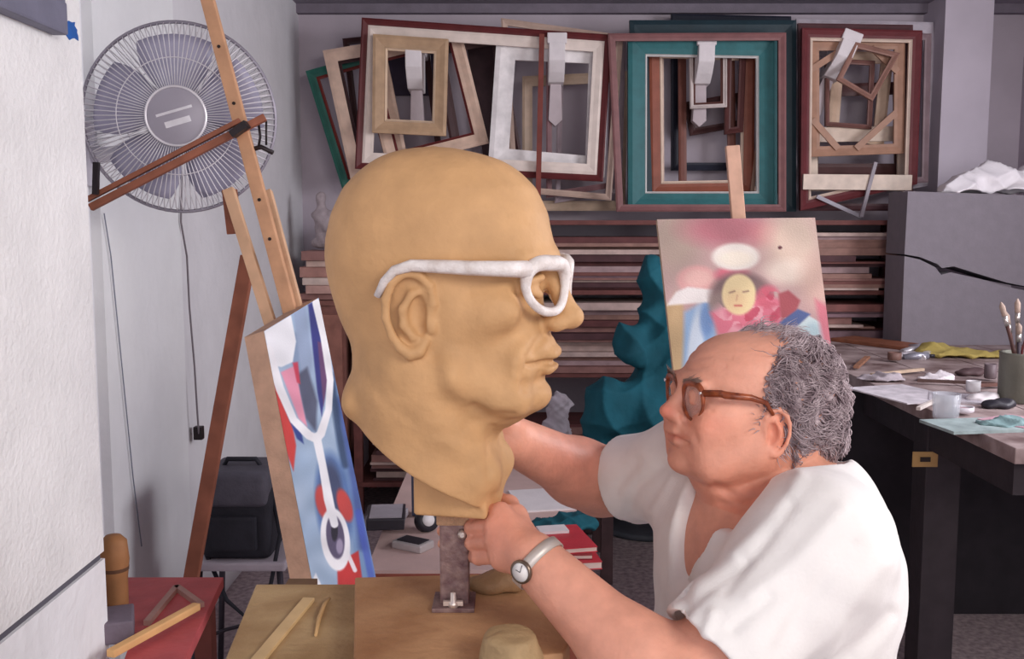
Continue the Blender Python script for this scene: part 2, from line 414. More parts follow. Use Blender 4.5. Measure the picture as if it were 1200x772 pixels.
def uvb(u, v, b=0.0): return inv_proj(BF, u, v, b)
def glasses_front(lc, hw, hh, npts, top_pow=3.0, bot_pow=2.2, flare=0.0):
    """outline of one lens about lc = (lateral, up); returns (lateral, up) pairs, lateral outward positive"""
    out = []
    for i in range(npts):
        q = 2*PI*i/npts; c_, s_ = math.cos(q), math.sin(q); p = top_pow if s_ > 0 else bot_pow
        x = math.copysign(abs(c_)**(2/p), c_)*hw; z = math.copysign(abs(s_)**(2/p), s_)*hh
        if s_ < 0: x *= 1-0.16*abs(s_)
        z += flare*max(0, x/hw)*(0.5+0.5*s_)
        out.append((lc[0]+x, lc[1]+z))
    return out
bust = thing('clay_portrait_bust', 'oversized bald tan clay portrait head in profile on a narrow post', 'sculpture', P(530, 598, BY))
fd = Field(P(512, 400, BY)-Vector((0.19, 0.16, 0.235)), P(512, 400, BY)+Vector((0.22, 0.16, 0.27)), 0.0021)
T = []
for v, f, b, hw, cw in [(172,509,507,1,508),(176,543,472,35,505),(180,563,458,50,503),(188,588,443,66,502),(200,607,428,79,500),(220,627,410,91,500),(250,641,397,100,500),
        (280,647,391,104,500),(300,648,390,104,502),(315,644,391,102,505),(330,638,393,99,508),(350,635,398,96,510),(370,638,404,94,512),(390,641,412,91,514),
        (410,642,425,88,517),(430,639,440,84,522),(450,638,455,78,529),(465,639,470,70,537),(476,633,490,58,547),(484,617,515,42,557),(491,597,540,24,565),(495,584,560,5,572)]:
    a1 = uvb(f, v); a2 = uvb(b, v); T.append((a1[2], a1[0], a2[0], hw, uvb(cw, v)[0]))
fd.op(loft(T, 2.25, 2.05), 0, BF)
# neck with its oblique cut, and the block beneath
fd.op(con(uvb(506, 380), uvb(503, 450), 84, 86), 18, BF)
fd.op(con(uvb(503, 440), uvb(504, 600), 86, 80), 22, BF)
fd.op(ell(uvb(430, 464), (20, 62, 26)), 20, BF)
fd.op(ell(uvb(562, 562), (24, 50, 44)), 20, BF)
fd.op(ell(uvb(580, 484), (30, 44, 14)), 26, BF)                     # flesh under the chin
for s in (-1, 1):
    fd.op(con(uvb(478, 430, s*70), uvb(565, 555, s*36), 20, 18), 26, BF)
lo, hi = uvb(360, 720, -150), uvb(700, 380, 150); lo = (lo[0], -160, lo[2]); hi = (hi[0], 160, hi[2])
p1, p2 = np.array(uvb(408, 468)), np.array(uvb(530, 578, 58)); n_ = np.array([p2[2]-p1[2], 0, p1[0]-p2[0]])
fd.op(plane(uvb(408, 470), n_, lo, hi), 3, BF, 'i')
fd.op(plane(uvb(500, 591), (0, 0, -1), lo, hi), 3, BF, 'i')
fd.op(rbox(uvb(538, 568), (44, 42, 28), 3), 4, BF)
for s in (-1, 1):
    fd.op(con(uvb(640, 303, s*10), uvb(612, 306, s*58), 12, 8), 14, BF)       # brow
    fd.op(ell(uvb(572, 364, s*72), (32, 13, 18)), 32, BF)                       # cheek bone
    fd.op(ell(uvb(640, 333, s*39), (20, 25, 17)), 13, BF, 's')                  # socket
    fd.op(ell(uvb(612, 334, s*38), (19, 20, 15)), 5, BF)                        # eyeball
    chain(fd, [uvb(632, 330, s*17), uvb(634, 325, s*36), uvb(616, 331, s*60)], [2.5, 4, 3], 4, BF)
    chain(fd, [uvb(632, 340, s*18), uvb(631, 345, s*36), uvb(614, 341, s*58)], [2.5, 4, 3], 5, BF)
    fd.op(ell(uvb(650, 379, s*14), (14, 9, 10)), 7, BF)                         # nostril wing
    fd.op(ell(uvb(657, 389, s*8), (7, 4, 4)), 3, BF, 's')
    fd.op(con(uvb(605, 425, s*50), uvb(598, 458, s*48), 15, 15), 26, BF)        # jowl
    fd.op(con(uvb(530, 440, s*80), uvb(600, 470, s*46), 12, 12), 28, BF)        # jaw line
    sculpt_ear(fd, BF, uvb(482, 366, 96)[0], uvb(482, 367, 96)[2], 0.93, 0.95, 92, s, tilt=-0.12)
fd.op(con(uvb(644, 314), uvb(668, 371), 9, 13), 11, BF)                         # nose
fd.op(ell(uvb(671, 371), (12, 13, 11)), 8, BF)
fd.op(ell(uvb(636, 407), (13, 32, 17)), 14, BF)                                 # mouth mound
fd.op(con(uvb(646, 415, -14), uvb(646, 415, 14), 7.5, 7.5), 6, BF)
fd.op(con(uvb(643, 433, -13), uvb(643, 433, 13), 8, 8), 6, BF)
fd.op(con(uvb(655, 446, -18), uvb(655, 446, 18), 9, 9), 9, BF, 's')
fd.op(ell(uvb(625, 462), (20, 27, 17)), 13, BF)                                 # chin
V, Q = fd.mesh(2)
br = Brush(V, Q, BF)
br.stroke([(662, 424), (640, 425), (624, 428)], 3.2, -5)                        # mouth
br.stroke([(622, 424), (620, 434)], 5, -3)
br.stroke([(640, 391), (630, 402), (619, 418), (614, 436), (617, 456)], 7, -4.5)  # fold from nose to mouth
br.stroke([(628, 395), (610, 412), (604, 440)], 11, 3)
br.stroke([(547, 345), (553, 390), (552, 440), (558, 470)], 18, -2.6)              # hollow of the cheek
br.stroke([(527, 350), (532, 400), (532, 450)], 16, 1.2)
br.stroke([(585, 395), (590, 440)], 16, -2)
br.blob((565, 322), 34, 22, -4.5)                                                  # temple
br.stroke([(640, 446), (615, 452)], 8, -2.5)
br.stroke([(556, 478), (575, 487), (600, 486)], 6, -3)
br.stroke([(516, 428), (540, 462), (575, 480), (612, 480)], 11, 1.5)                # edge of the jaw
br.stroke([(508, 420), (520, 470), (560, 502), (584, 505)], 13, -3)
br.stroke([(421, 436), (450, 470), (500, 505), (560, 520), (592, 520)], 8, -1.3) # rings of the neck
br.stroke([(430, 452), (480, 497), (540, 525)], 10, 1.2)
br.stroke([(578, 505), (572, 540), (577, 590)], 6, -2.5)
br.stroke([(589, 510), (585, 545), (588, 590)], 8, 1.5)
br.stroke([(470, 230), (500, 245), (560, 240)], 18, 1.2); br.stroke([(590, 255), (630, 268)], 10, -1.2)
V = br.apply()
clay = mat('clay', (198, 156, 110), rough=0.62, var=0.10, scale=22, bump=0.22, bscale=60, spec=0.3)
npmesh('clay_head', V, Q, clay, bust)
del fd

def build_glasses(root, fr, lens_lat, lens_up, hw, hh, afront, wrap, rim_r, rim_m, temple, tr, lens_m=None, rise=0.0, npts=40, flare=0.0, temple_m=None, tflat=1.0):
    def W(p): return Vector(fr.to_world(p).tolist())
    sc = fr.s
    for s in (-1, 1):
        ol = glasses_front((lens_lat, lens_up), hw, hh, npts, flare=flare)
        pts = [W((afront-wrap*(x/100.0)**2, s*x, z)) for x, z in ol]
        mb = MB(); rr = [rim_r*sc*(1+rise*max(0, (z-lens_up)/hh)) for x, z in ol]
        mb.tube(pts, rr, 8, closed=True); rim = mb.build('rim', rim_m, root)
        if lens_m:
            c = W((afront-wrap*(lens_lat/100.0)**2, s*lens_lat, lens_up)); f = Vector(fr.R[:, 0].tolist())
            vs = pts+[p-f*0.0015 for p in pts]+[c, c-f*0.0015]; n = npts
            fs = [(i, (i+1) % n, 2*n) for i in range(n)]+[(n+(i+1) % n, n+i, 2*n+1) for i in range(n)]+[(i, n+i, n+(i+1) % n, (i+1) % n) for i in range(n)]
            MB().add(vs, fs).build('lens', lens_m, root)
        tp = [W((p[0], s*p[1], p[2])) for p in temple]
        MB().tube(tp, [r*sc for r in tr], 8, flat=tflat).build('temple_arm', temple_m or rim_m, root)
    br = [W((afront-wrap*(x/100.0)**2, x, lens_up+hh*0.32+ (1-abs(x)/(lens_lat-hw+1))*hh*0.12)) for x in np.linspace(-(lens_lat-hw)-1, lens_lat-hw+1, 7)]
    MB().tube(br, rim_r*sc*1.1, 8).build('bridge', rim_m, root)
white_paint = mat('chipped_white_paint', (238, 234, 232), rough=0.5, scale=60, bump=0.2, rgb2=(206, 196, 190))
bg = thing('sculpture_spectacles', 'white painted thick spectacle frame without lenses on the clay head', 'spectacles', P(560, 315, BY-0.1))
ts = [uvb(606, 315, 88), uvb(590, 315, 98), uvb(550, 314, 104), uvb(510, 312, 108), uvb(482, 311, 114), uvb(462, 317, 117), uvb(450, 330, 117), uvb(442, 347, 114)]
af = uvb(664, 330)[0]
ts = [(af-70*0.69**2+2, 70, uvb(612, 316, 80)[2])] + ts[1:]
build_glasses(bg, BF, 39, uvb(640, 337, 40)[2], 30, 27, af, 70, 5.2, white_paint, ts, [9.5, 8.5, 7.8, 7.2, 6.5, 5.5, 4.8, 4], rise=0.7, flare=3)
# ------------------------------------------------------------ the man modelling the head
MY = 1.31
MF = head_frame(890, 480, MY, math.radians(14), -1, 890.0)
def uvm(u, v, b=0.0): return inv_proj(MF, u, v, b)
man = thing('person', 'person in a white V-neck T-shirt and brown glasses leaning in to shape the clay head', 'person', (0.40, 1.31, 0.0))
def A(p): return np.array(p, np.float32)
SN, EN, WN = A(P(962, 640, 1.15)), A(P(790, 818, 1.08)), A(P(626, 655, 1.185))      # near shoulder, elbow, wrist
SF, EF, WF = A(P(812, 552, 1.47)), A(P(704, 566, 1.63)), A(P(600, 515, 1.475))       # far arm
TR = math.radians(20)
TF = Frame(np.array([(-math.cos(TR), -math.sin(TR), 0), (math.sin(TR), -math.cos(TR), 0), (0, 0, 1)]).T, (0.352, 1.31, 0.915), 1.0)   # chest: forward, sideways, up
def torso(f, grow):
    g = grow
    f.op(ell((0.0, 0, 0.0), (0.130+g, 0.185+g, 0.19+g)), 0.0, TF)
    f.op(ell((0.005, 0, -0.20), (0.150+g, 0.180+g, 0.20+g)), 0.06, TF)
    f.op(ell((-0.028, 0, 0.032), (0.092+g, 0.15+g, 0.115+g)), 0.05, TF)
    for s, S in ((1, SN), (-1, SF)):
        f.op(con(TF.to_world((-0.045, 0.05*s, 0.115)), S, 0.048+g*0.6, 0.056+g), 0.05)
        f.op(con(TF.to_world((0.01, 0.09*s, 0.02)), S, 0.08+g, 0.058+g), 0.05)
fd = Field((-0.20, 0.98, 0.68), (0.56, 1.76, 1.345), 0.0027)
# ---- head
T = []
for v, f, b, hw, cw in [(388,889,887,1,890),(392,856,918,36,892),(398,839,936,52,895),(408,824,950,62,897),(422,812,962,69,898),(440,804,970,73,900),(455,803,973,74,900),
        (470,804,973,74,898),(485,802,969,72,896),(500,797,962,70,893),(515,794,950,67,888),(530,793,933,64,883),(542,794,915,59,876),(552,800,895,51,870),(560,811,880,40,862),(567,826,868,20,855),(570,840,858,3,850)]:
    a1 = uvm(f, v); a2 = uvm(b, v); T.append((a1[2], a1[0], a2[0], hw, uvm(cw, v)[0]))
fd.op(loft(T, 2.2, 2.1), 0, MF)
torso(fd, -0.008)
# neck
fd.op(con(uvm(905, 520), uvm(903, 620), 56, 62), 20, MF)
fd.op(con(uvm(862, 560), uvm(872, 620), 34, 44), 22, MF)
fd.op(ell(uvm(838, 566), (26, 34, 14)), 20, MF)                          # double chin
for s in (-1, 1):
    fd.op(con(uvm(806, 446, s*7), uvm(822, 450, s*38), 6, 5), 12, MF)     # brow
    fd.op(ell(uvm(850, 490, s*48), (28, 13, 22)), 30, MF)                 # cheek
    fd.op(ell(uvm(803, 464, s*25), (10, 14, 9)), 10, MF, 's')             # socket
    fd.op(ell(uvm(821, 465, s*27), (11, 13, 10)), 5, MF)
    chain(fd, [uvm(812, 463, s*14), uvm(811, 461, s*27), uvm(823, 463, s*40)], [2, 3.4, 2.5], 4, MF)
    chain(fd, [uvm(812, 468, s*14), uvm(812, 470, s*27), uvm(824, 469, s*40)], [2, 3.4, 2.5], 4, MF)
    fd.op(ell(uvm(795, 487, s*10), (9, 7.5, 7.5)), 5, MF)                 # nostril wing
    fd.op(ell(uvm(788, 493, s*5), (5, 3, 3)), 2, MF, 's')
    fd.op(con(uvm(826, 515, s*38), uvm(832, 540, s*38), 12, 12), 30, MF)  # jowl
    fd.op(con(uvm(888, 530, s*54), uvm(836, 547, s*38), 12, 12), 26, MF)
    e = uvm(911, 507, 76)
    sculpt_ear(fd, MF, e[0], e[2], 0.50, 0.56, 68, s, tilt=-0.15, flare=20)
fd.op(con(uvm(804, 452), uvm(788, 478), 6.5, 9.5), 9, MF)                     # nose
fd.op(ell(uvm(784.5, 482), (10.5, 10.5, 9.5)), 5, MF)
fd.op(ell(uvm(798, 503), (11, 26, 13)), 12, MF)
fd.op(con(uvm(790.5, 506, -11), uvm(790.5, 506, 11), 4, 4), 7, MF)
fd.op(con(uvm(792.5, 517, -10), uvm(792.5, 517, 10), 4.5, 4.5), 7, MF)
fd.op(con(uvm(784, 526, -12), uvm(784, 526, 12), 4, 4), 7, MF, 's')
fd.op(ell(uvm(799, 540), (15, 22, 14)), 12, MF)
# ---- arms
for S, E, W_, rs in ((SN, EN, WN, (0.054, 0.050, 0.047, 0.049, 0.033)), (SF, EF, WF, (0.054, 0.051, 0.047, 0.051, 0.036))):
    m = E*0.72+W_*0.28
    fd.op(con(S, E, rs[0], rs[2]), 0.02)
    fd.op(con(S*0.55+E*0.45+A((0, 0, -0.004)), E, rs[1], rs[2]), 0.02)
    fd.op(con(E, m, rs[2], rs[3]), 0.03)
    fd.op(con(m, W_, rs[3], rs[4]), 0.03)
# ---- near hand: round the post under the clay, fingers passing behind it
def hand(W_, mcp, fingers, thumb, heel):
    for i, q in enumerate(mcp):
        fd.op(con(W_, q, 0.021, 0.0128), 0.012)
    fd.op(con(mcp[0], mcp[3], 0.0085, 0.0085), 0.005)
    fd.op(con(heel[0], heel[1], 0.019, 0.015), 0.014)
    for q, ch in zip(mcp, fingers):
        pts = [q]+[A(p) for p in ch]; n = len(pts)
        rr = [0.0112, 0.0098, 0.0092, 0.0080][:n]
        chain(fd, pts, rr, 0.002)
        fd.op(ell(pts[1], (0.0106,)*3), 0.002)
    chain(fd, thumb, [0.019, 0.0145, 0.0125, 0.0105][:len(thumb)], 0.010)
mc = [A(P(587, 599, 1.236)), A(P(579, 616, 1.226)), A(P(579, 634, 1.220)), A(P(587, 651, 1.216))]
fg = [[P(558, 601, 1.268), P(549, 606, 1.322), P(522, 607, 1.337)],
      [P(553, 618, 1.262), P(547, 621, 1.322), P(518, 622, 1.337)],
      [P(554, 636, 1.256), P(547, 636, 1.320), P(519, 637, 1.336)],
      [P(561, 653, 1.250), P(550, 650, 1.308), P(530, 651, 1.332)]]
hand(WN, mc, fg, [A(P(618, 636, 1.21)), A(P(604, 605, 1.25)), A(P(596, 592, 1.30)), A(P(584, 584, 1.335))], (A(P(616, 650, 1.20)), A(P(590, 655, 1.21))))
# ---- far hand: flat against the far side of the clay neck
mc2 = [A(P(566, 490, 1.44)), A(P(563, 503, 1.445)), A(P(565, 516, 1.445)), A(P(570, 528, 1.445))]
fg2 = [[P(546, 484, 1.425), P(533, 480, 1.415), P(522, 477, 1.405)],
       [P(541, 499, 1.425), P(526, 496, 1.412), P(514, 494, 1.402)],
       [P(543, 515, 1.425), P(529, 514, 1.412), P(518, 513, 1.402)],
       [P(550, 530, 1.428), P(539, 531, 1.418), P(530, 532, 1.408)]]
hand(WF, mc2, fg2, [A(P(592, 497, 1.46)), A(P(580, 478, 1.435)), A(P(572, 466, 1.415)), A(P(564, 457, 1.40))], (A(P(596, 520, 1.465)), A(P(578, 527, 1.45))))
fd.op(plane((0.3, 1.3, 0.72), (0, 0, -1), (-0.2, 0.98, 0.66), (0.56, 1.76, 1.0)), 0.0, IDF, 'i')
V, Q = fd.mesh(2); del fd
br = Brush(V, Q, MF)
br.stroke([(778, 510), (790, 512), (805, 520)], 2.2, -3.2)                       # mouth
br.stroke([(804, 519), (808, 525)], 3, -1.5)
br.stroke([(797, 480), (803, 486), (800, 493)], 2.5, -2.2); br.blob((778, 481), 6, 6, 1.5)
br.stroke([(800, 490), (811, 502), (816, 516)], 4, -2)           # fold
br.stroke([(812, 492), (824, 506)], 9, 1.0)
br.blob((858, 470), 22, 14, -2.5)
br.stroke([(806, 433), (830, 428), (850, 430)], 2.5, -1.2); br.stroke([(812, 421), (836, 416), (856, 420)], 2.5, -1.0)
br.stroke([(838, 570), (870, 585), (905, 575)], 5, -3.0); br.stroke([(845, 590), (880, 598)], 4, -2)
br.stroke([(822, 476), (834, 480)], 3, -1.5); br.stroke([(845, 462), (856, 458)], 2, -1.2); br.stroke([(845, 468), (857, 470)], 2, -1.2)
headmask = (V[:, 2] > 1.03) & (V[:, 0] > 0.15)
br.acc *= headmask
Vb = br.apply()
# knuckles, veins, tone
col = np.ones((len(V), 3)); u_, v_ = br.u, br.v
def tint(msk, c): global col; col *= 1+(np.array(c)-1)*msk[:, None]
g = lambda cu, cv, ru, rv: np.exp(-((u_-cu)/ru)**2-((v_-cv)/rv)**2)*headmask
tint(g(782, 482, 10, 10), (1.0, 0.72, 0.70)); tint(g(833, 497, 24, 18), (1.0, 0.84, 0.80)); tint(g(912, 508, 14, 26), (1.0, 0.78, 0.72))
tint(np.exp(-((u_-790)/15)**2-((v_-512)/4.5)**2)*headmask, (0.85, 0.62, 0.60))
tint(g(860, 398, 40, 14), (1.08, 1.10, 1.08)); tint(g(850, 600, 50, 60), (0.98, 0.86, 0.82))
pu, pv = project(V)
tint(np.exp(-((pu-575)/40)**2-((pv-625)/40)**2)*(V[:, 1] < 1.34), (1.0, 0.88, 0.85)); tint(np.exp(-((pu-670)/45)**2-((pv-540)/40)**2), (1.0, 0.86, 0.84))
skin = mat('skin', (222, 160, 136), rough=0.5, var=0.09, scale=38, bump=0.12, bscale=160, attr='tint', sss=0.12, spec=0.4)
npmesh('body', Vb, Q, skin, man, cols=col)
# eyes
for s in (-1, 1):
    c = Vector(MF.to_world(uvm(820.5, 466, s*27)).tolist()); f = Vector(MF.R[:, 0].tolist())
    ax = f.to_track_quat('Z', 'Y').to_matrix()
    e = MB(); R_ = 0.0112
    e.lathe([(R_*math.sin(PI*i/10)+1e-5, -R_*math.cos(PI*i/10)) for i in range(11)], c+f*0.0015, 16, ax)
    eo = e.build('eye', mat('eye_white', (235, 225, 220), rough=0.2, var=0.03), man)
    MB().lathe([(0.0001, 0.0), (0.0052, 0.0001), (0.0052, -0.002)], c+f*0.0122, 14, ax).build('iris', mat('iris', (60, 62, 66), rough=0.2, var=0.1), eo)

# ---- shirt
fd = Field((0.05, 0.98, 0.60), (0.58, 1.74, 1.17), 0.0032)
torso(fd, 0.010)
def dirn(a, b): d = b-a; return d/np.linalg.norm(d)
for S, E, t, r0, r1 in ((SN, EN, 0.74, 0.070, 0.078), (SF, EF, 0.66, 0.068, 0.074)):
    H = S+(E-S)*t; d = dirn(S, E)
    fd.op(con(S, H+d*0.06, r0, r1), 0.045)
# folds
def fold(pts, r, k, mode): chain(fd, [A(p) for p in pts], [r]*len(pts), k, IDF, mode)
for S, E, t, sz in ((SN, EN, 0.74, 0.16), (SF, EF, 0.66, 0.14)):
    H = S+(E-S)*t; d = dirn(S, E)
    lo, hi = np.minimum(H, H+d*0.14)-0.1, np.maximum(H, H+d*0.14)+0.1
    fn = plane(H, d, lo, hi)
    c = H+d*0.07
    def cyl(x, y, z, H=H, d=d):           # the sleeve beyond its hem
        q = (x-H[0])*d[0]+(y-H[1])*d[1]+(z-H[2])*d[2]
        r = np.sqrt(np.maximum((x-H[0])**2+(y-H[1])**2+(z-H[2])**2-q*q, 0))
        return np.maximum(np.maximum(-q, r-0.105), q-0.16)
    fd.op((cyl, np.minimum(H, H+d*0.16)-0.11, np.maximum(H, H+d*0.16)+0.11), 0.003, IDF, 's')
    fd.op(con(S+(E-S)*(t-0.14), E, 0.060, 0.064), 0.004, IDF, 's')           # hollow end of the sleeve
# neck hole and the V
fd.op(ell(A(P(872, 588, 1.235)), (0.075, 0.05, 0.035)), 0.012, IDF, 's')
nb = MF.to_world(uvm(899, 600)); nb2 = MF.to_world(uvm(905, 540))
fd.op(con(MF.to_world(uvm(893, 612)), MF.to_world(uvm(905, 500)), 0.085, 0.105), 0.008, IDF, 's')
vt = [TF.to_world((0.09, 0.0, 0.15)), TF.to_world((0.15, -0.012, 0.05)), TF.to_world((0.175, -0.028, -0.06))]
chain(fd, vt, [0.060, 0.036, 0.006], 0.004, IDF, 's')
V, Q = fd.mesh(2)
# creases: soft ridges running from shoulder and armpit, as strokes in the room
N = normals(V, Q); pu, pv = project(V); acc = np.zeros(len(V))
def crease(pts, wd, amp, near=True):
    global acc
    d = np.full(len(V), 1e9); pts = np.asarray(pts, float)
    for i in range(len(pts)-1):
        a, b = pts[i], pts[i+1]; ab = b-a; q = np.clip(((pu-a[0])*ab[0]+(pv-a[1])*ab[1])/(ab @ ab), 0, 1)
        d = np.minimum(d, np.hypot(pu-a[0]-q*ab[0], pv-a[1]-q*ab[1]))
    acc += amp*np.exp(-(d/wd)**2)*((N[:, 1] < 0.3) if near else 1)
for pts, wd, amp in [([(938, 560), (905, 610), (862, 650)], 9, 0.004), ([(925, 590), (890, 640), (850, 690)], 9, -0.004), ([(985, 600), (930, 660), (880, 700)], 12, 0.004),
        ([(1000, 640), (950, 700), (915, 760)], 12, -0.005), ([(1030, 660), (985, 720), (960, 790)], 12, 0.005), ([(1045, 720), (1000, 772)], 9, -0.004),
        ([(870, 655), (830, 690), (800, 712)], 8, -0.004), ([(900, 700), (860, 735)], 9, -0.004), ([(812, 640), (800, 700), (790, 760)], 8, -0.005), ([(795, 610), (790, 680)], 7, 0.004),
        ([(775, 545), (745, 570), (735, 605)], 7, -0.005), ([(790, 560), (765, 600)], 7, 0.005), ([(745, 540), (722, 575)], 6, -0.003), ([(835, 720), (815, 772)], 8, 0.004)]:
    crease(pts, wd, amp)
acc += 0.0018*np.sin(V[:, 0]*70+np.sin(V[:, 2]*45)*1.6+V[:, 1]*30)*np.cos(V[:, 2]*38-V[:, 1]*25)
V = V+N*acc[:, None]
cloth_w = mat('white_cotton', (238, 236, 233), rough=0.85, var=0.03, scale=30, bump=0.08, bscale=220)
shirt = npmesh('shirt', V, Q, cloth_w, man); shirt['label'] = 'white short-sleeved V-neck T-shirt'
del fd
# ---- trousers, shoes
fd = Field((-0.30, 0.90, -0.01), (0.62, 1.80, 0.72), 0.009)
fd.op(ell((0.385, 1.31, 0.56), (0.165, 0.185, 0.14)), 0.0)
for sy in (-1, 1):
    hip = A((0.38, 1.33+0.09*sy, 0.53)); kn = A((0.02, 1.345+0.285*sy, 0.50)); an = A((0.04, 1.345+0.285*sy, 0.085))
    fd.op(con(hip, kn, 0.092, 0.068), 0.05); fd.op(con(kn, an, 0.066, 0.056), 0.03)
fd.op(plane((0, 1.3, 0.66), (0, 0, 1), (-0.3, 0.90, 0.5), (0.62, 1.80, 0.75)), 0.01, IDF, 'i')
V, Q = fd.mesh(2); npmesh('trousers', V, Q, mat('dark_trousers', (70, 70, 82), rough=0.9, var=0.15), man); del fd
for sy in (-1, 1):
    y = 1.345+0.285*sy
    fd = Field((-0.17, y-0.08, -0.005), (0.16, y+0.08, 0.14), 0.005)
    fd.op(con((0.07, y, 0.05), (-0.09, y, 0.035), 0.045, 0.035), 0.0); fd.op(con((0.05, y, 0.09), (0.05, y, 0.05), 0.05, 0.045), 0.03)
    fd.op(plane((0, y, 0.004), (0, 0, -1), (-0.3, y-0.1, -0.05), (0.2, y+0.1, 0.1)), 0.004, IDF, 'i')
    V, Q = fd.mesh(2); npmesh('shoe', V, Q, mat('black_leather', (42, 38, 36), rough=0.5, var=0.15), man); del fd

# ---- hair: a close cap with loose wavy locks over it
hroot = man
def skull_pt(lon, lat):
    """a point of the hair-bearing skull; lon 0 = front, pi = back; lat up"""
    return None
fd = Field(MF.to_world((0, 0, 0))-A((0.02, 0.12, 0.12)), MF.to_world((0, 0, 0))+A((0.15, 0.12, 0.13)), 0.0028)
fd.op(loft([(c, f+5, b-4, hw+5, cw) for c, f, b, hw, cw in T if c > uvm(900, 545)[2]], 2.2, 2.1), 0, MF)
fd.op(ell(uvm(946, 500), (34, 60, 46)), 14, MF)
# hairline: cut away the face, the bald top and round the ears
def hl(x, y, z):
    # forward limit of the hair depends on height and side
    zz = np.array([uvm(900, q)[2] for q in (545, 533, 512, 492, 470, 440, 415, 400, 385)][:])
    ff = np.array([uvm(q, 470, 60)[0] for q in (936, 930, 926, 884, 880, 888, 902, 915, 932)])
    o = np.argsort(zz); lim = np.interp(z, zz[o], ff[o]).astype(np.float32)
    n = 3.5*np.sin(z*0.5+y*0.2)+2.5*np.sin(z*0.9-y*0.35)
    return -(x-lim-n+np.maximum(0, 50-np.abs(y))*0.35)
B0, B1 = uvm(1010, 570, 0), uvm(770, 370, 0)
fd.op((lambda x, y, z: -hl(x, y, z), (B0[0], -100, B0[2]), (B1[0], 100, B1[2])), 3, MF, 'i')
for s in (-1, 1):
    e = uvm(910, 506, 78); fd.op(ell((e[0]+2, s*80, e[2]-3), (17, 26, 27)), 4, MF, 's')
V, Q = fd.mesh(2); del fd
N = normals(V, Q)
hair_m = mat('grey_hair', (206, 190, 194), rough=0.55, scale=55, bump=0.3, bscale=300, rgb2=(118, 98, 104), spec=0.3)
keepV, keepQ = V.copy(), Q.copy()
L = MF.to_local(V); out = (N @ A(MF.R))
V0 = V - N*0.004 + N*(0.0025*np.sin(L[:, 0]*0.45+1.5*np.sin(L[:, 2]*0.3))*np.sin(L[:, 2]*0.5+L[:, 1]*0.3))[:, None]
# locks
ctr = MF.to_world(uvm(900, 470)); pick = np.where((((V-ctr)*N).sum(1) > 0.02))[0]
r2 = np.random.default_rng(3); pick = r2.choice(pick, 4600)
tv, tf, nb = [], [], 0
seg = 9
ncl = 190; cl_c = V[r2.choice(pick, ncl)]; cl_t = r2.normal(0, 0.5, (ncl, 3)); cl_ph = r2.uniform(0, 6.28, ncl); cl_wv = r2.uniform(0.003, 0.0075, ncl); cl_fq = r2.uniform(1.0, 2.0, ncl); cl_lf = r2.uniform(0.003, 0.011, ncl)
for i, k in enumerate(pick):
    p = V[k]-N[k]*0.003; n = N[k]; a_, b_, c_ = L[k]
    # combed back from the temples, down at the nape
    back = -A(MF.R[:, 0]); dn = A((0, 0, -1)); side = A(MF.R[:, 1])*np.sign(b_ if b_ else 1)
    w_ = np.clip((c_+10)/70, 0, 1)
    q_ = int(np.argmin(((cl_c-V[k])**2).sum(1))); t = back*(0.5+0.5*w_)+dn*(0.9-0.75*w_)+cl_t[q_]+r2.normal(0, 0.12, 3)
    t = t-n*(t @ n); t /= np.linalg.norm(t)+1e-9; bi = np.cross(n, t)
    ln = r2.uniform(0.020, 0.038)*(0.65 if c_ < -25 else 1); ph = cl_ph[q_]+r2.normal(0, 0.35); wv = cl_wv[q_]*r2.uniform(0.7, 1.2); fq = cl_fq[q_]; lift = cl_lf[q_]*r2.uniform(0.5, 1.2)
    rad = r2.uniform(0.0006, 0.0013)
    s_ = np.linspace(0, 1, seg)
    cv = p+np.outer(s_*ln, t)+np.outer(lift*np.sin(s_*PI*0.75)*1.2-0.006*s_**2*(ln/0.03), n)+np.outer(wv*np.sin(ph+s_*fq*PI*1.4)*s_**0.6, bi)+np.outer(wv*0.7*np.cos(ph+s_*fq*PI*1.4)*s_, n)
    rr = rad*(1-0.75*s_**2)
    for j in range(seg):
        for q in range(3):
            an = 2*PI*q/3; tv.append(cv[j]+(n*math.cos(an)+bi*math.sin(an))*rr[j])
    for j in range(seg-1):
        for q in range(3):
            q2 = (q+1) % 3; tf.append((nb+j*3+q, nb+j*3+q2, nb+(j+1)*3+q2, nb+(j+1)*3+q))
    nb += seg*3
# fine thin hairs over the bald top
for i in range(150):
    lat = r2.uniform(-45, 45); a0 = r2.uniform(-30, 22)
    base = A(uvm(900, 388)); 
    x = a0; 
    p = MF.to_world((x, lat, base[2]-abs(lat)**2/115-(max(0, x-10)/80)**2*24+1.0)); n = A((0, 0, 1)); t = -A(MF.R[:, 0])+r2.normal(0, 0.3, 3); t /= np.linalg.norm(t); bi = np.cross(n, t); ln = r2.uniform(0.02, 0.035)
    s_ = np.linspace(0, 1, seg); cv = p+np.outer(s_*ln, t)+np.outer(0.005*np.sin(s_*PI), n)
    for j in range(seg):
        for q in range(3):
            an = 2*PI*q/3; tv.append(cv[j]+(n*math.cos(an)+bi*math.sin(an))*0.0003)
    for j in range(seg-1):
        for q in range(3):
            q2 = (q+1) % 3; tf.append((nb+j*3+q, nb+j*3+q2, nb+(j+1)*3+q2, nb+(j+1)*3+q))
    nb += seg*3
HV = np.concatenate([V0, np.array(tv)]); HF = np.concatenate([Q, np.array(tf)+len(V0)])
hair = npmesh('hair', HV, HF, hair_m, man); hair['label'] = 'wavy grey hair round a bald top'
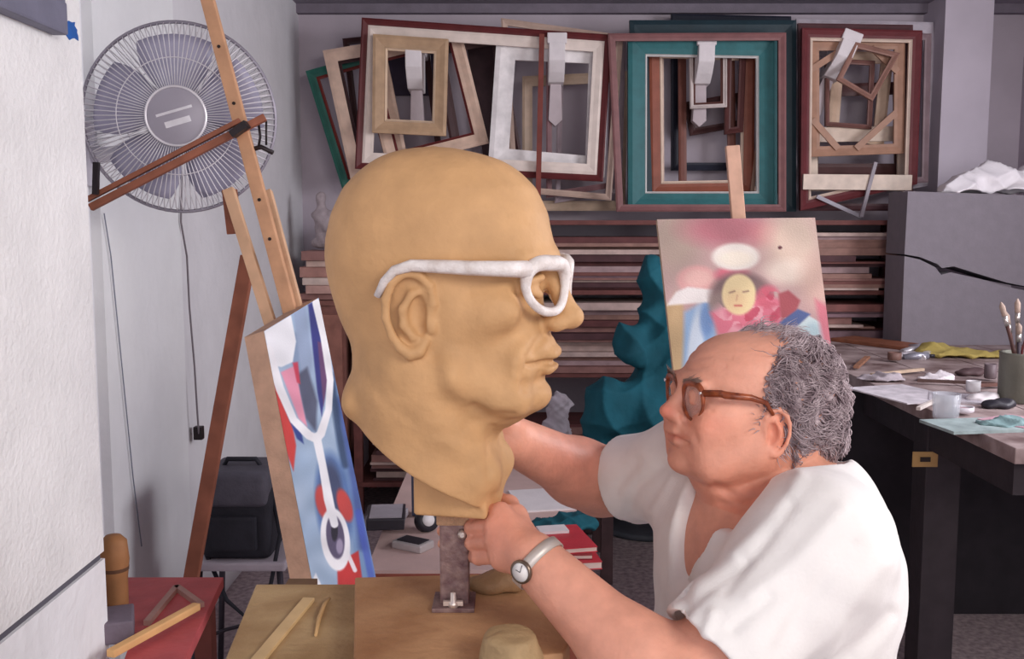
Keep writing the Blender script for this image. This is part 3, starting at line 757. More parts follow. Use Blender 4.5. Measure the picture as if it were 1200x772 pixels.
# eyebrows
for s in (-1, 1):
    ev, ef, nb = [], [], 0
    for i in range(70):
        t_ = r2.uniform(0, 1); p = MF.to_world(A(uvm(802+t_*18, 447-2*math.sin(t_*PI)+r2.normal(0, 1.2), s*(9+t_*34)))+A((3, s*1, 0)))
        d = -A(MF.R[:, 0])*0.5+A(MF.R[:, 1])*s*0.8+A((0, 0, 0.3)); d += r2.normal(0, 0.2, 3); d /= np.linalg.norm(d); up = A((0, 0, 1)); bi = np.cross(d, up)
        for j, (q0, rr) in enumerate(((0, 0.0006), (0.005, 0.0005), (0.009, 0.0001))):
            for q in range(3):
                an = 2*PI*q/3; ev.append(p+d*q0+(up*math.cos(an)+bi*math.sin(an))*rr)
        for j in range(2):
            for q in range(3):
                q2 = (q+1) % 3; ef.append((nb+j*3+q, nb+j*3+q2, nb+(j+1)*3+q2, nb+(j+1)*3+q))
        nb += 9
    npmesh('eyebrow', ev, ef, mat('brow_hair', (150, 125, 115), rough=0.7), man)['kind'] = 'stuff'

# ---- his glasses and watch
mg = thing('eyeglasses', 'brown tortoiseshell eyeglasses worn by the person', 'eyeglasses', P(812, 470, MY-0.05))
tort = mat('tortoiseshell', (168, 88, 52), rough=0.3, scale=90, bump=0.0, rgb2=(98, 44, 30), spec=0.5)
af = uvm(798, 462)[0]; lu = uvm(804, 471, 30)[2]
tt = [(af-18*0.52**2, 51, lu+13), (af-20, 64, lu+14), uvm(850, 463, 74), uvm(880, 466, 78), uvm(898, 472, 79), uvm(906, 486, 77)]
build_glasses(mg, MF, 29, lu, 21.5, 21, af, 18, 2.0, tort, tt, [4, 4.2, 4.4, 3.8, 2.8, 2.2], lens_m=glassy('spectacle_lens', (225, 215, 215), 0.14), rise=0.9)
for s in (-1, 1):
    c = Vector(MF.to_world((af-18*0.5**2+3, s*50, lu+13)).tolist())
    MB().lathe([(0.0012, -0.001), (0.0028, 0.0), (0.0022, 0.0015)], c, 10, Vector(MF.R[:, 0].tolist()).to_track_quat('Z', 'Y').to_matrix()).build('hinge_stud', mat('silver', (215, 210, 205), rough=0.25, metal=1.0, bump=0), mg)

wt = thing('wristwatch', 'silver wristwatch with a white dial on the person\'s wrist', 'watch', P(616, 655, 1.16))
wc = WN*0.97+EN*0.03; wd = Vector((EN-WN).tolist()).normalized()
steel = mat('watch_steel', (206, 198, 190), rough=0.45, metal=0.4, bump=0.05, var=0.1)
dial_dir = Vector((-0.50, -0.83, -0.02)); dial_dir = (dial_dir-wd*dial_dir.dot(wd)).normalized(); sd = wd.cross(dial_dir)
cw_ = Vector(wc.tolist())
ring = [cw_+dial_dir*math.cos(q)*0.0350+sd*math.sin(q)*0.0350 for q in np.linspace(0, 2*PI, 33)[:-1]]
vs, fs = [], []
for i, p in enumerate(ring):
    o_ = (p-cw_).normalized()
    vs += [p+wd*0.007, p-wd*0.007, p-wd*0.007+o_*0.0022, p+wd*0.007+o_*0.0022]
for i in range(32):
    j = (i+1) % 32
    for q in range(4): fs.append((i*4+q, i*4+(q+1) % 4, j*4+(q+1) % 4, j*4+q))
MB().add(vs, fs, True).build('strap', steel, wt)
ax = dial_dir.to_track_quat('Z', 'Y').to_matrix(); dc = cw_+dial_dir*0.0345
cs = MB().lathe([(0.0135, 0), (0.0145, 0.002), (0.0145, 0.005), (0.0122, 0.0066), (0.0115, 0.0062)], dc, 28, ax, cap=False).build('case', mat('watch_case', (120, 105, 92), rough=0.3, metal=0.8, bump=0.0), wt)
MB().lathe([(0.0001, 0.0058), (0.0118, 0.0058), (0.0118, 0.002)], dc, 28, ax).build('dial', mat('dial_white', (245, 243, 240), rough=0.3, var=0.02, bump=0), cs)
hx = ax @ Vector((1, 0, 0)); hy = ax @ Vector((0, 1, 0))
MB().bar(dc+dial_dir*0.0062, dc+dial_dir*0.0062+hy*0.009+hx*0.003, 0.0009, 0.0004).bar(dc+dial_dir*0.0062, dc+dial_dir*0.0062-hx*0.006+hy*0.002, 0.0011, 0.0004).build('hands', mat('watch_hand', (40, 36, 36), var=0.05, bump=0), cs)
# ------------------------------------------------------------ modelling stand, post and tools in front
Z0 = 0.862                                # bench top
board_m = mat('pale_board', (190, 162, 120), rough=0.75, scale=11, bump=0.25, bscale=70, rgb2=(150, 118, 80), detail=9); plank_m = mat('warm_plank', (202, 160, 118), rough=0.7, scale=9, bump=0.25, bscale=60, rgb2=(156, 112, 76), detail=9); leg_m = wood('stand_leg', (120, 92, 66), 0.2)
def topz(u, v, z):
    """point of the level z seen at (u, v)"""
    a = P(u, v, 1.0); t = (z-CAM_H)/(a.z-CAM_H); return Vector((a.x*t, t, z))
st = thing('modelling_stand', 'low wooden modelling stand with a pale clay-dusted board top', 'stand', (-0.15, 1.38, 0))
q = [topz(300, 684, Z0), topz(648, 684, Z0), topz(670, 800, Z0), topz(252, 800, Z0)]
MB().prism(q, (0, 0, -0.022)).build('top_board', board_m, st, bevel=0.003)
for (x, y) in ((-0.33, 1.22), (-0.33, 1.50), (0.03, 1.50), (0.03, 1.22)):
    MB().box((x, y, (Z0-0.022)/2), (0.045, 0.045, Z0-0.022)).build('leg', leg_m, st)
for y in (1.22, 1.50): MB().box((-0.15, y, 0.18), (0.36, 0.03, 0.05)).build('stretcher', leg_m, st)
Z1 = Z0+0.030
pk = [topz(416, 676, Z1), topz(612, 671, Z1), topz(634, 690, Z1), topz(668, 752, Z1), topz(660, 765, Z1), topz(414, 790, Z1)]
tag(MB().prism(pk, (0, 0, -0.030)).build('base_plank', plank_m, loc=(-0.1, 1.35, Z0), bevel=0.003), 'thick warm-toned wooden plank under the metal post', 'plank')
# the post
pp = topz(533, 728, Z1); px, py = pp.x, BY
post = thing('armature_post', 'paint-crusted square metal post holding up the clay head', 'post', (px, py, Z1))
post_m = mat('rusty_post', (102, 74, 78), rough=0.5, scale=55, bump=0.4, bscale=70, rgb2=(150, 126, 120), metal=0.1)
MB().box((px-0.004, py-0.005, Z1+0.003), (0.056, 0.062, 0.006)).build('foot_plate', post_m, post, bevel=0.0015)
zt = Vector(BF.to_world(uvb(538, 596)).tolist()).z
MB().box((px-0.003, py, (Z1+zt+0.012)/2), (0.038, 0.038, zt-Z1+0.012)).build('upright', post_m, post, bevel=0.003)
zk = P(530, 606, BY).z
MB().box((px-0.003, py, zk+0.004), (0.046, 0.046, 0.018)).build('collar', mat('clay_smeared_metal', (178, 142, 112), rough=0.7, var=0.2, scale=60, bump=0.4), post, bevel=0.003)
nut = MB().lathe([(0.007, 0), (0.007, 0.006), (0.004, 0.008), (0.0035, 0.019), (0.001, 0.020)], (px-0.004, py-0.029, Z1+0.006), 10); nut.box((px-0.004, py-0.029, Z1+0.011), (0.026, 0.006, 0.006))
nut.build('wing_nut', mat('bare_steel', (222, 212, 205), rough=0.35, metal=0.6, bump=0.1, var=0.15), post)
zz = P(540, 625, BY-0.02).z
MB().lathe([(0.006, 0), (0.006, 0.006), (0.003, 0.009)], (px+0.008, py-0.0195, zz), 8, Vector((0, -1, 0)).to_track_quat('Z', 'Y').to_matrix()).build('bolt', MATS['bare_steel'], post)
# clay lumps
def lump(name, prims, m, label, cat, h=0.004, k=0.012, noise=0.002, parent=None, group=None, base=None, fq=1.0, top=None, crumple=0.0):
    lo = np.min([p[1] for p in prims], 0)-0.015; hi = np.max([p[2] for p in prims], 0)+0.015
    f = Field(lo, hi, h)
    for p in prims: f.op(p, k)
    if base is not None: f.op(plane((0, 0, base), (0, 0, -1), lo, (hi[0], hi[1], base+0.05)), 0.002, IDF, 'i')
    if top is not None: f.op(plane((0, 0, top), (0, 0, 1), (lo[0], lo[1], top-0.05), hi), 0.008, IDF, 'i')
    V, Q = f.mesh(2); N = normals(V, Q)
    if crumple:
        fo = lambda q: 1-2*np.abs(np.sin(q))**0.6
        x, y, z = V.T*fq; V = V+N*(crumple*(0.5*fo(x*40+y*22+np.sin(z*50)*1.5)+0.35*fo(y*46-x*30+z*35+1.0)+0.25*fo(z*70+x*60)))[:, None]
    elif noise: V = V+N*(noise*np.sin(fq*V[:, 0]*120+np.sin(fq*V[:, 1]*90))*np.sin(fq*V[:, 2]*110+fq*V[:, 1]*60))[:, None]
    if parent is not None: return npmesh(name, V, Q, m, parent)
    c = V.mean(0); o = npmesh(name, V, Q, m, None, loc=(c[0], c[1], V[:, 2].min())); return tag(o, label, cat, group)
wet = mat('damp_clay', (148, 116, 84), rough=0.6, var=0.15, scale=30, bump=0.35, bscale=80)
a = topz(578, 692, Z1)
lump('clay_lump', [ell((a.x, a.y, Z1+0.010), (0.038, 0.022, 0.016)), ell((a.x+0.018, a.y+0.005, Z1+0.012), (0.025, 0.02, 0.017))], wet, 'flat dark lump of damp clay on the plank behind the post', 'clay', base=Z1)
a = topz(597, 782, Z1)
f_ = [con((a.x, a.y, Z1-0.02), (a.x, a.y, Z1+0.07), 0.034, 0.032), ell((a.x+0.012, a.y-0.01, Z1+0.012), (0.03, 0.03, 0.014))]
lump('clay_cylinder', f_, mat('pale_clay', (168, 142, 104), rough=0.7, var=0.12, scale=30, bump=0.4, bscale=60), 'rounded stub of pale clay at the edge of the plank', 'clay', base=Z1, top=Z1+0.042)
# wooden modelling tools on the board
def stick(name, a, b, wd, th, m, label, cat, z):
    a = topz(*a, z+th/2); b = topz(*b, z+th/2); mb = MB().bar(a, b, wd, th); return tag(mb.build(name, m, loc=(a+b)/2-Vector((0, 0, th/2)), bevel=min(wd, th)*0.2), label, cat)
stick('wooden_batten', (362, 702), (292, 786), 0.017, 0.006, wood('light_batten', (214, 184, 136), 0.12), 'pale flat wooden batten lying on the modelling board', 'batten', Z0)
pts = [topz(u, v, Z0+0.004) for u, v in ((386, 701), (380, 708), (374, 724), (370, 744))]
tag(MB().tube(pts, [0.0022, 0.003, 0.0032, 0.002], 8).build('modelling_tool', wood('boxwood_tool', (196, 160, 112), 0.1), loc=pts[1]-Vector((0, 0, 0.004))), 'slim curved wooden clay tool beside the batten', 'tool')

# ------------------------------------------------------------ red side table by the near wall
ZR = 0.655
rt = thing('red_side_table', 'small table with a worn red painted top beside the rough white wall', 'table', (-0.78, 1.9, 0))
red_m = mat('worn_red_paint', (184, 84, 86), rough=0.6, var=0.16, scale=12, bump=0.2, bscale=60)
r0, r1 = topz(262, 676, ZR), topz(208, 790, ZR)
MB().prism([(-1.0, r0.y, ZR), (r0.x, r0.y, ZR), (r1.x, r1.y, ZR), (-0.652, r1.y, ZR), (-0.69, 1.745, ZR), (-1.0, 1.745, ZR)], (0, 0, -0.022)).build('table_top', red_m, rt, bevel=0.002)
for (x, y) in ((-0.96, 1.79), (-0.96, r0.y-0.04), (r0.x-0.03, r0.y-0.04), (-0.605, r1.y+0.05)):
    MB().box((x, y, (ZR-0.022)/2), (0.035, 0.035, ZR-0.022)).build('leg', wood('red_table_leg', (120, 66, 58), 0.15), rt)
# things on it
a = topz(137, 742, ZR)
jar = thing('wooden_mallet', 'small brown turned wooden mallet head standing on the red table', 'mallet', topz(137, 728, ZR))
b0 = topz(137, 728, ZR)
MB().lathe([(0.019, 0.0), (0.022, 0.007), (0.023, 0.085), (0.027, 0.12), (0.024, 0.155), (0.014, 0.166), (0.001, 0.168)], b0, 20).build('mallet_head', wood('brown_mallet', (150, 104, 66), 0.2), jar)
MB().lathe([(0.0255, 0.100), (0.0260, 0.107)], b0, 20, cap=False).build('ring_groove', wood('dark_mallet_ring', (92, 62, 44), 0.2), jar)
q0 = topz(160, 712, ZR+0.02); q1 = topz(128, 745, ZR+0.02)
tag(MB().box(((q0.x+q1.x)/2-0.012, (q0.y+q1.y)/2-0.015, ZR+0.02), (0.07, 0.09, 0.04), Matrix.Rotation(0.35, 3, 'Z')).build('sharpening_block', mat('grey_block', (110, 100, 112), rough=0.8, var=0.12, bump=0.2), loc=(q0.x-0.02, q0.y, ZR), bevel=0.004), 'grey rectangular block beside the brown mallet head', 'block')
th_ = 0.010
sq = thing('set_square', 'thin open wooden frame corner lying on the red table', 'frame', topz(205, 715, ZR))
for a, b in (((172, 730), (207, 688)), ((207, 688), (236, 709))):
    MB().bar(topz(*a, ZR+th_/2), topz(*b, ZR+th_/2), 0.012, th_).build('rail', wood('mauve_wood', (170, 132, 122), 0.15), sq)
stick('wooden_stick', (231, 710), (129, 766), 0.017, 0.014, wood('yellow_stick', (226, 178, 120), 0.1), 'long yellowish wooden stick lying across the red table', 'stick', ZR+th_)

# ------------------------------------------------------------ left easel with the abstract painting
oak = wood('easel_wood', (206, 158, 122), 0.15); dark_oak = wood('easel_dark_wood', (150, 92, 70), 0.2); lgt = wood('easel_pale_wood', (216, 176, 142), 0.12)
ez = thing('studio_easel', 'tall wooden studio easel with a dark crossbar holding the abstract canvas', 'easel', (-0.62, 2.5, 0))
m0, m1 = P(233, -40, 2.42), P(352, 410, 2.22); dm = (m1-m0).normalized()
mast = MB().bar(m0, m1, 0.030, 0.022, (0, 1, 0)).build('mast', oak, ez, bevel=0.002)
for v in (0.22, 0.37, 0.62, 0.72):
    c = m0+(m1-m0)*v+Vector((0, -0.012, 0))
    MB().lathe([(0.004, 0), (0.004, 0.002)], c, 8, Vector((0, -1, 0)).to_track_quat('Z', 'Y').to_matrix()).build('peg_hole', mat('hole_dark', (40, 30, 28), bump=0), mast)
s0, s1 = P(268, 222, 2.34), P(322, 395, 2.235)
MB().bar(s0, s1, 0.026, 0.02, (0, 1, 0)).build('side_slat', lgt, ez, bevel=0.002)
s0, s1 = P(313, 224, 2.36), P(352, 372, 2.26)
MB().bar(s0, s1, 0.022, 0.02, (0, 1, 0)).build('side_slat', lgt, ez, bevel=0.002)
MB().bar(P(269, 222, 2.37), P(275, 274, 2.37), 0.030, 0.03, (0, 1, 0)).build('slider_block', dark_oak, ez, bevel=0.002)
# crossbar: two battens with a gap
ca, cb = P(104, 240, 2.26), P(309, 134, 2.32)
perp = Vector((0.0, 0, 1)); off = (cb-ca).normalized().cross(Vector((0, -1, 0))).normalized()
MB().bar(ca+off*0.007, cb+off*0.007, 0.016, 0.02, (0, 1, 0)).build('crossbar', dark_oak, ez, bevel=0.002)
MB().bar(ca-off*0.012, cb-off*0.012-(cb-ca)*0.12, 0.011, 0.018, (0, 1, 0)).build('crossbar', dark_oak, ez, bevel=0.002)
blk = mat('black_iron', (52, 46, 48), rough=0.5, metal=0.5, bump=0.1)
MB().bar(P(112, 228, 2.245), P(113, 190, 2.245), 0.012, 0.012, (0, 1, 0)).build('end_bolt', blk, ez)
MB().bar(P(272, 158, 2.28), P(290, 145, 2.28), 0.016, 0.03, (0, 1, 0)).build('clamp', blk, ez)
sp = MB(); sp.tube([P(303, 145, 2.33), P(305, 160, 2.33), P(303, 172, 2.33)], 0.003, 6); sp.tube([P(312, 142, 2.33), P(312, 170, 2.33)], 0.0025, 6); sp.tube([P(292, 176, 2.33), P(306, 172, 2.33), P(320, 179, 2.33)], 0.006, 6)
sp.build('spring_clip', blk, ez)
l0 = P(291, 300, 2.42); l1 = P(222, 690, 2.36); l2 = l0+(l1-l0)*((l0.z)/(l0.z-l1.z))
MB().bar(l0, l2, 0.034, 0.026, (0, 1, 0)).build('leg', dark_oak, ez, bevel=0.002)
l0 = m1-dm*0.02+Vector((0, 0.03, 0)); l2 = Vector((l0.x+0.24, l0.y-0.02, 0))
MB().bar(l0, l2, 0.034, 0.026, (0, 1, 0)).build('leg', oak, ez, bevel=0.002)
l0 = m0+(m1-m0)*0.7; l2 = Vector((-0.27, 2.42, 0)); MB().bar(l0, l2, 0.028, 0.022, (0, 1, 0)).build('leg', dark_oak, ez, bevel=0.002)

def painting(name, label, corners, thick, fn, nx, ny, edge_m, ext=0.0, back=None):
    """corners TL, TR, BL in the room; fn(u, v) in photo pixels -> sRGB 0..255"""
    TL, TR_, BL = (Vector(c) for c in corners); ex = TR_-TL; ey = BL-TL; n = ex.cross(ey).normalized()
    if n.y > 0: n = -n
    root = thing(name, label, 'painting', (TL+TR_)/2+ey)
    MB().prism([TL, TR_, TR_+ey, BL], -n*thick).build('stretcher_board', edge_m, root)
    s, t = np.meshgrid(np.linspace(0, 1, nx+1), np.linspace(0, 1, ny+1))
    V = np.array(TL)+s.ravel()[:, None]*np.array(ex)+t.ravel()[:, None]*np.array(ey)+np.array(n)*0.0008
    i = np.arange(nx*ny); r, c = i//nx, i % nx; k = r*(nx+1)+c
    F = np.stack([k, k+1, k+nx+2, k+nx+1], 1)
    pu, pv = project(V); cols = lin(np.clip(fn(pu, pv), 0, 255))
    npmesh('painted_surface', V, F, paintmat('oil_paint'), root, cols=cols, cname='paint')
    return root, n
class Pic:
    def __init__(s, u, v, bgc): s.u, s.v = u, v; s.c = np.tile(np.array(bgc, float), (len(u), 1))
    def put(s, m, c, a=1.0): m = np.clip(m, 0, 1)[:, None]*a; s.c = s.c*(1-m)+np.array(c, float)*m
    def nz(s, sc, ph=0.0): return 0.5+0.25*np.sin(s.u/sc+ph+1.7*np.sin(s.v/sc*0.8+ph))+0.25*np.sin(s.v/sc*1.3-ph*2+1.3*np.sin(s.u/sc*1.1))
    def el(s, cu, cv, ru, rv, soft=0.15, rot=0.0):
        du, dv = s.u-cu, s.v-cv; c, q = math.cos(rot), math.sin(rot); a, b = du*c+dv*q, -du*q+dv*c
        return np.clip((1-np.hypot(a/ru, b/rv))/soft+0.5, 0, 1)
    def seg(s, pts, wd, soft=1.2):
        d = np.full(len(s.u), 1e9); pts = np.asarray(pts, float); ws = wd if hasattr(wd, '__len__') else [wd]*len(pts)
        for i in range(len(pts)-1):
            a, b = pts[i], pts[i+1]; ab = b-a; q = np.clip(((s.u-a[0])*ab[0]+(s.v-a[1])*ab[1])/(ab @ ab), 0, 1)
            d = np.minimum(d, np.hypot(s.u-a[0]-q*ab[0], s.v-a[1]-q*ab[1])-(ws[i]+(ws[i+1]-ws[i])*q))
        return np.clip(0.5-d/soft, 0, 1)
    def poly(s, pts, soft=1.2):
        pts = np.asarray(pts, float); ins = np.zeros(len(s.u), bool); n = len(pts); d = np.full(len(s.u), 1e9)
        for i in range(n):
            a, b = pts[i], pts[(i+1) % n]; cr = ((a[1] > s.v) != (b[1] > s.v)) & (s.u < (b[0]-a[0])*(s.v-a[1])/((b[1]-a[1]) or 1e-9)+a[0]); ins ^= cr
            ab = b-a; q = np.clip(((s.u-a[0])*ab[0]+(s.v-a[1])*ab[1])/(ab @ ab), 0, 1); d = np.minimum(d, np.hypot(s.u-a[0]-q*ab[0], s.v-a[1]-q*ab[1]))
        return np.clip(0.5+np.where(ins, d, -d)/soft, 0, 1)
def abstract(u, v):
    p = Pic(u, v, (158, 182, 208)); n1, n2 = p.nz(9), p.nz(17, 2)
    p.put(n1*n2, (196, 210, 224), 0.5); p.put(p.seg([(345, 395), (352, 450), (366, 500)], 6, 5), (120, 140, 172), 0.7)
    # right half: blues
    p.put(p.poly([(385, 380), (400, 400), (450, 690), (420, 690), (395, 520)], 6), (112, 146, 190), 0.8); p.put(p.seg([(398, 470), (415, 560), (425, 640)], 5, 6), (58, 78, 148), 0.7)
    p.put(p.seg([(420, 600), (436, 680)], 4, 3), (70, 92, 190), 0.7); p.put(p.seg([(405, 420), (418, 500), (430, 580)], 3, 5), (170, 200, 214), 0.7)
    p.put(p.seg([(388, 440), (396, 500), (404, 545)], 4, 4), (40, 60, 92), 0.8)
    # left strip: red tongue and blue
    p.put(p.poly([(314, 425), (326, 452), (343, 500), (347, 522), (344, 552), (332, 520), (318, 468)], 2), (206, 62, 58)); p.put(p.poly([(318, 430), (330, 455), (352, 500), (356, 520), (348, 514), (330, 470)], 2), (46, 66, 140))
    # white corner and the fork
    p.put(p.poly([(309, 388), (341, 369), (347, 400), (343, 424), (330, 430), (318, 428)], 1.5), (240, 242, 246))
    p.put(p.poly([(344, 366), (358, 358), (366, 420), (362, 460), (352, 430)], 3), (150, 168, 196)); p.put(p.poly([(347, 440), (360, 430), (372, 470), (370, 505), (358, 490)], 4), (78, 82, 104), 0.9)
    p.put(p.poly([(361, 357), (369, 352), (384, 440), (377, 488), (372, 460)], 2), (52, 56, 128)); p.put(p.poly([(372, 400), (381, 402), (385, 440), (379, 476)], 2), (112, 70, 110), 0.9)
    p.put(p.poly([(329, 436), (346, 428), (352, 462), (360, 500), (350, 490)], 2), (226, 150, 172)); p.put(p.poly([(343, 425), (349, 424), (352, 450), (348, 448)], 2), (196, 60, 84))
    p.put(p.seg([(314, 410), (328, 455), (344, 492), (362, 510), (371, 514)], [6, 5, 4.5, 5, 5]), (244, 244, 247)); p.put(p.seg([(371, 355), (380, 395), (387, 445), (385, 480), (376, 508), (371, 514)], [5, 4.5, 4, 4, 5, 5]), (244, 244, 247))
    p.put(p.el(391, 592, 21, 62, 0.25, -0.1), (84, 116, 170), 0.9); p.put(p.el(389, 580, 13, 40, 0.4, -0.1), (60, 66, 96), 0.8)
    p.put(p.el(379, 588, 9, 20, 0.3, -0.2), (206, 74, 70)); p.put(p.el(404, 592, 8, 20, 0.3, -0.3), (196, 70, 66)); p.put(p.poly([(395, 660), (420, 645), (426, 690), (396, 690)], 2), (196, 52, 52)); p.put(p.seg([(408, 650), (416, 668)], 2.5), (240, 230, 235))
    p.put(p.el(393, 632, 17, 37, 0.08, -0.12), (246, 246, 248)); p.put(p.el(393, 629, 10.5, 26, 0.12, -0.12), (92, 84, 112)); p.put(p.el(392, 622, 4, 12, 0.3), (30, 26, 44)); p.put(p.el(398, 640, 4, 9, 0.4), (160, 150, 176))
    p.put(p.seg([(371, 512), (378, 545), (385, 585), (392, 614)], [5, 4.5, 5.5, 4.5]), (246, 247, 250)); p.put(p.poly([(361, 690), (370, 671), (379, 690)], 1.5), (236, 238, 242))
    p.c *= (0.94+0.1*n1)[:, None]
    return p.c
TLc, TRc, BLc = P(309, 388, 2.0), P(373, 349, 2.3), P(366, 684, 1.85); BLc = TLc+(BLc-TLc)*1.35
pa, pn = painting('abstract_painting', 'abstract canvas with a white fork shape on blue leaning on the left easel', (TLc, TRc, BLc), 0.045, abstract, 110, 330, mat('raw_canvas_edge', (206, 168, 142), rough=0.85, var=0.15, scale=25, bump=0.3))
led = BLc+(TRc-TLc)*0.5
MB().bar(BLc-Vector((0.03, 0.03, 0.012)), BLc+(TRc-TLc)+Vector((0.0, 0.03, -0.012)), 0.05, 0.02).build('ledge', dark_oak, ez, bevel=0.002)

# ------------------------------------------------------------ wall fan
FY = 2.42; fc = P(211, 138, FY); FRAD = 0.222
fan = thing('wall_fan', 'round pale wall fan with a wire guard mounted on the left wall', 'fan', (XL+0.02, FY+0.12, fc.z))
fdir = Vector((0.16, -1, -0.03)).normalized(); fax = fdir.to_track_quat('Z', 'Y').to_matrix()
chrome = mat('guard_wire', (226, 224, 230), rough=0.4, metal=0.1, bump=0, var=0.05); fan_w = mat('fan_plastic', (214, 212, 222), rough=0.5, var=0.05, bump=0.05)
def fp(r, q, h): return fc+fax @ Vector((r*math.cos(q), r*math.sin(q), h))
NWIRE = 96
for nm, h0, h1 in (('front_guard', 0.055, 0.0), ('rear_guard', -0.05, 0.0)):
    mb = MB()
    for i in range(NWIRE):
        q = 2*PI*i/NWIRE
        mb.tube([fp(0.052, q, h0), fp(0.12, q, h0*0.93), fp(0.185, q, h0*0.72), fp(0.212, q, h0*0.35), fp(FRAD, q, 0)], 0.0013, 4)
    mb.tube([fp(0.135, 2*PI*i/60, h0*0.9) for i in range(60)], 0.0013, 5, closed=True)
    mb.build(nm, chrome, fan)['kind'] = 'stuff'
MB().tube([fp(FRAD, 2*PI*i/72, 0) for i in range(72)], 0.0042, 8, closed=True).build('guard_rim', mat('rim_grey', (150, 146, 158), rough=0.4, metal=0.3, bump=0), fan)
hb = MB().lathe([(0.001, 0.060), (0.063, 0.060), (0.068, 0.057), (0.070, 0.052), (0.064, 0.050)], fc, 40, fax).build('hub_badge', mat('badge_grey', (168, 164, 176), rough=0.4, var=0.04, bump=0), fan)
MB().tube([fp(0.068, 2*PI*i/48, 0.059) for i in range(48)], 0.0032, 8, closed=True).build('badge_ring', mat('badge_silver', (232, 230, 235), rough=0.3, metal=0.3, bump=0), hb)
for (yy, ww, hh) in ((0.012, 0.085, 0.006), (-0.014, 0.06, 0.014)):
    R_ = fax @ Matrix.Rotation(0.30, 3, 'Z'); MB().box(fc+R_ @ Vector((0, yy, 0.0605)), (ww, hh, 0.0015), R_).build('badge_strip', MATS['badge_silver'], hb)
blade_m = mat('fan_blade', (166, 164, 186), rough=0.35, var=0.05, bump=0)
for k in range(5):
    q0 = k*PI/2.5+0.35; vs, fs = [], []
    for i in range(9):
        for j in range(7):
            r = 0.04+0.155*i/8; sp_ = 0.75*math.sin(PI*min(1, 0.35+0.62*i/8)) ; ang = q0+(j/6-0.5)*1.18*(0.75+0.25*math.sin(PI*i/8))
            vs.append(fp(r, ang, 0.026*(j/6-0.5)*(0.4+i/8*0.6)))
    for i in range(8):
        for j in range(6): fs.append((i*7+j, i*7+j+1, (i+1)*7+j+1, (i+1)*7+j))
    mb = MB().add(vs, fs, True); o = mb.build('blade', blade_m, fan); md = o.modifiers.new('thick', 'SOLIDIFY'); md.thickness = 0.002
MB().lathe([(0.03, 0.02), (0.045, 0.0), (0.05, -0.04), (0.062, -0.055), (0.062, -0.13), (0.04, -0.15), (0.001, -0.152)], fc, 28, fax).build('motor_housing', fan_w, fan)
back = fc-fdir*0.11
MB().tube([back, back+Vector((-0.05, 0.06, -0.06)), Vector((XL+0.05, back.y+0.05, back.z-0.08)), Vector((XL+0.005, back.y+0.05, back.z-0.08))], [0.022, 0.02, 0.02, 0.03], 10).build('wall_arm', fan_w, fan)
MB().box((XL+0.01, back.y+0.05, back.z-0.08), (0.02, 0.10, 0.16)).build('wall_plate', fan_w, fan, bevel=0.004)
MB().tube([P(293, 78, 2.5), P(320, 100, 2.55), P(345, 112, 2.6)], 0.004, 6).build('speed_lever', blk, fan) if False else None
# cords on the left wall
cord_m = mat('cord_grey', (120, 112, 118), rough=0.6, bump=0.1, var=0.1)
def wallpt(u, v, off=0.006):
    a = P(u, v, 1.0); d = (XL+off)/a.x; return P(u, v, d)
def cord(pts, r, m, name, label, off=0.006):
    pp = [wallpt(u, v, off) for u, v in pts]; dense = []
    for i in range(len(pp)-1):
        for k in range(4): dense.append(pp[i].lerp(pp[i+1], k/4))
    dense.append(pp[-1]); return tag(MB().tube(dense, r, 6).build(name, m, loc=pp[-1]), label, 'cord')
cord([(213, 196), (212, 260), (219, 300), (222, 360), (228, 430), (231, 480), (233, 508)], 0.0032, cord_m, 'fan_cord', 'grey fan cord hanging down the white left wall to a small plug', 0.034)
cord([(122, 250), (130, 300), (136, 360), (142, 420), (150, 500), (156, 560), (166, 640)], 0.0018, mat('cord_blue_grey', (132, 136, 150), rough=0.6, bump=0.1, var=0.1), 'wall_wire', 'thin slack wire trailing down the wall beside the near pier', 0.034)
c = wallpt(233, 507, 0.03); o = MB().box(c, (0.03, 0.03, 0.045)).build('power_plug', blk, loc=c-Vector((0, 0, 0.022)), bevel=0.004); tag(o, 'small dark power plug at the end of the fan cord', 'plug')
# ------------------------------------------------------------ shelving along the back wall
rack_m = wood('rack_wood', (112, 66, 62), 0.2); SY0, SY1 = 4.66, 5.20
rack = thing('storage_rack', 'long dark red-brown wooden storage rack full of boards along the back wall', 'rack', (0.4, 4.93, 0))
RX0, RX1 = -0.755, 1.95
ZS = [P(700, 258, SY0).z, P(700, 340, SY0).z, P(700, 437, SY0).z, 0.16]
for z in ZS: MB().box(((RX0+RX1)/2, (SY0+SY1)/2, z-0.011), (RX1-RX0, SY1-SY0, 0.022)).build('shelf', rack_m, rack, bevel=0.002)
for x in (RX0+0.02, -0.06, 0.95, RX1-0.02):
    for y in (SY0+0.03, SY1-0.03): MB().box((x, y, (ZS[0]-0.022)/2), (0.04, 0.04, ZS[0]-0.022)).build('upright', rack_m, rack)
plank_cols = [(124, 78, 74), (142, 102, 96), (166, 140, 142), (98, 56, 56), (192, 168, 160), (132, 104, 112), (80, 50, 54), (150, 114, 104)]
plank_mats = [wood('stored_board_%d' % i, c, 0.2) for i, c in enumerate(plank_cols)]
names = ['red-brown', 'dull tan', 'pale mauve', 'dark maroon', 'cream', 'greyish pink', 'dark brown', 'light brown']
rows = ['upper', 'middle', 'lowest']
bays = [(RX0+0.05, -0.09), (-0.03, 0.92), (0.98, RX1-0.05)]
bay_n = ['by the left wall', 'behind the clay head', 'beside the workbench']
r3 = random.Random(11)
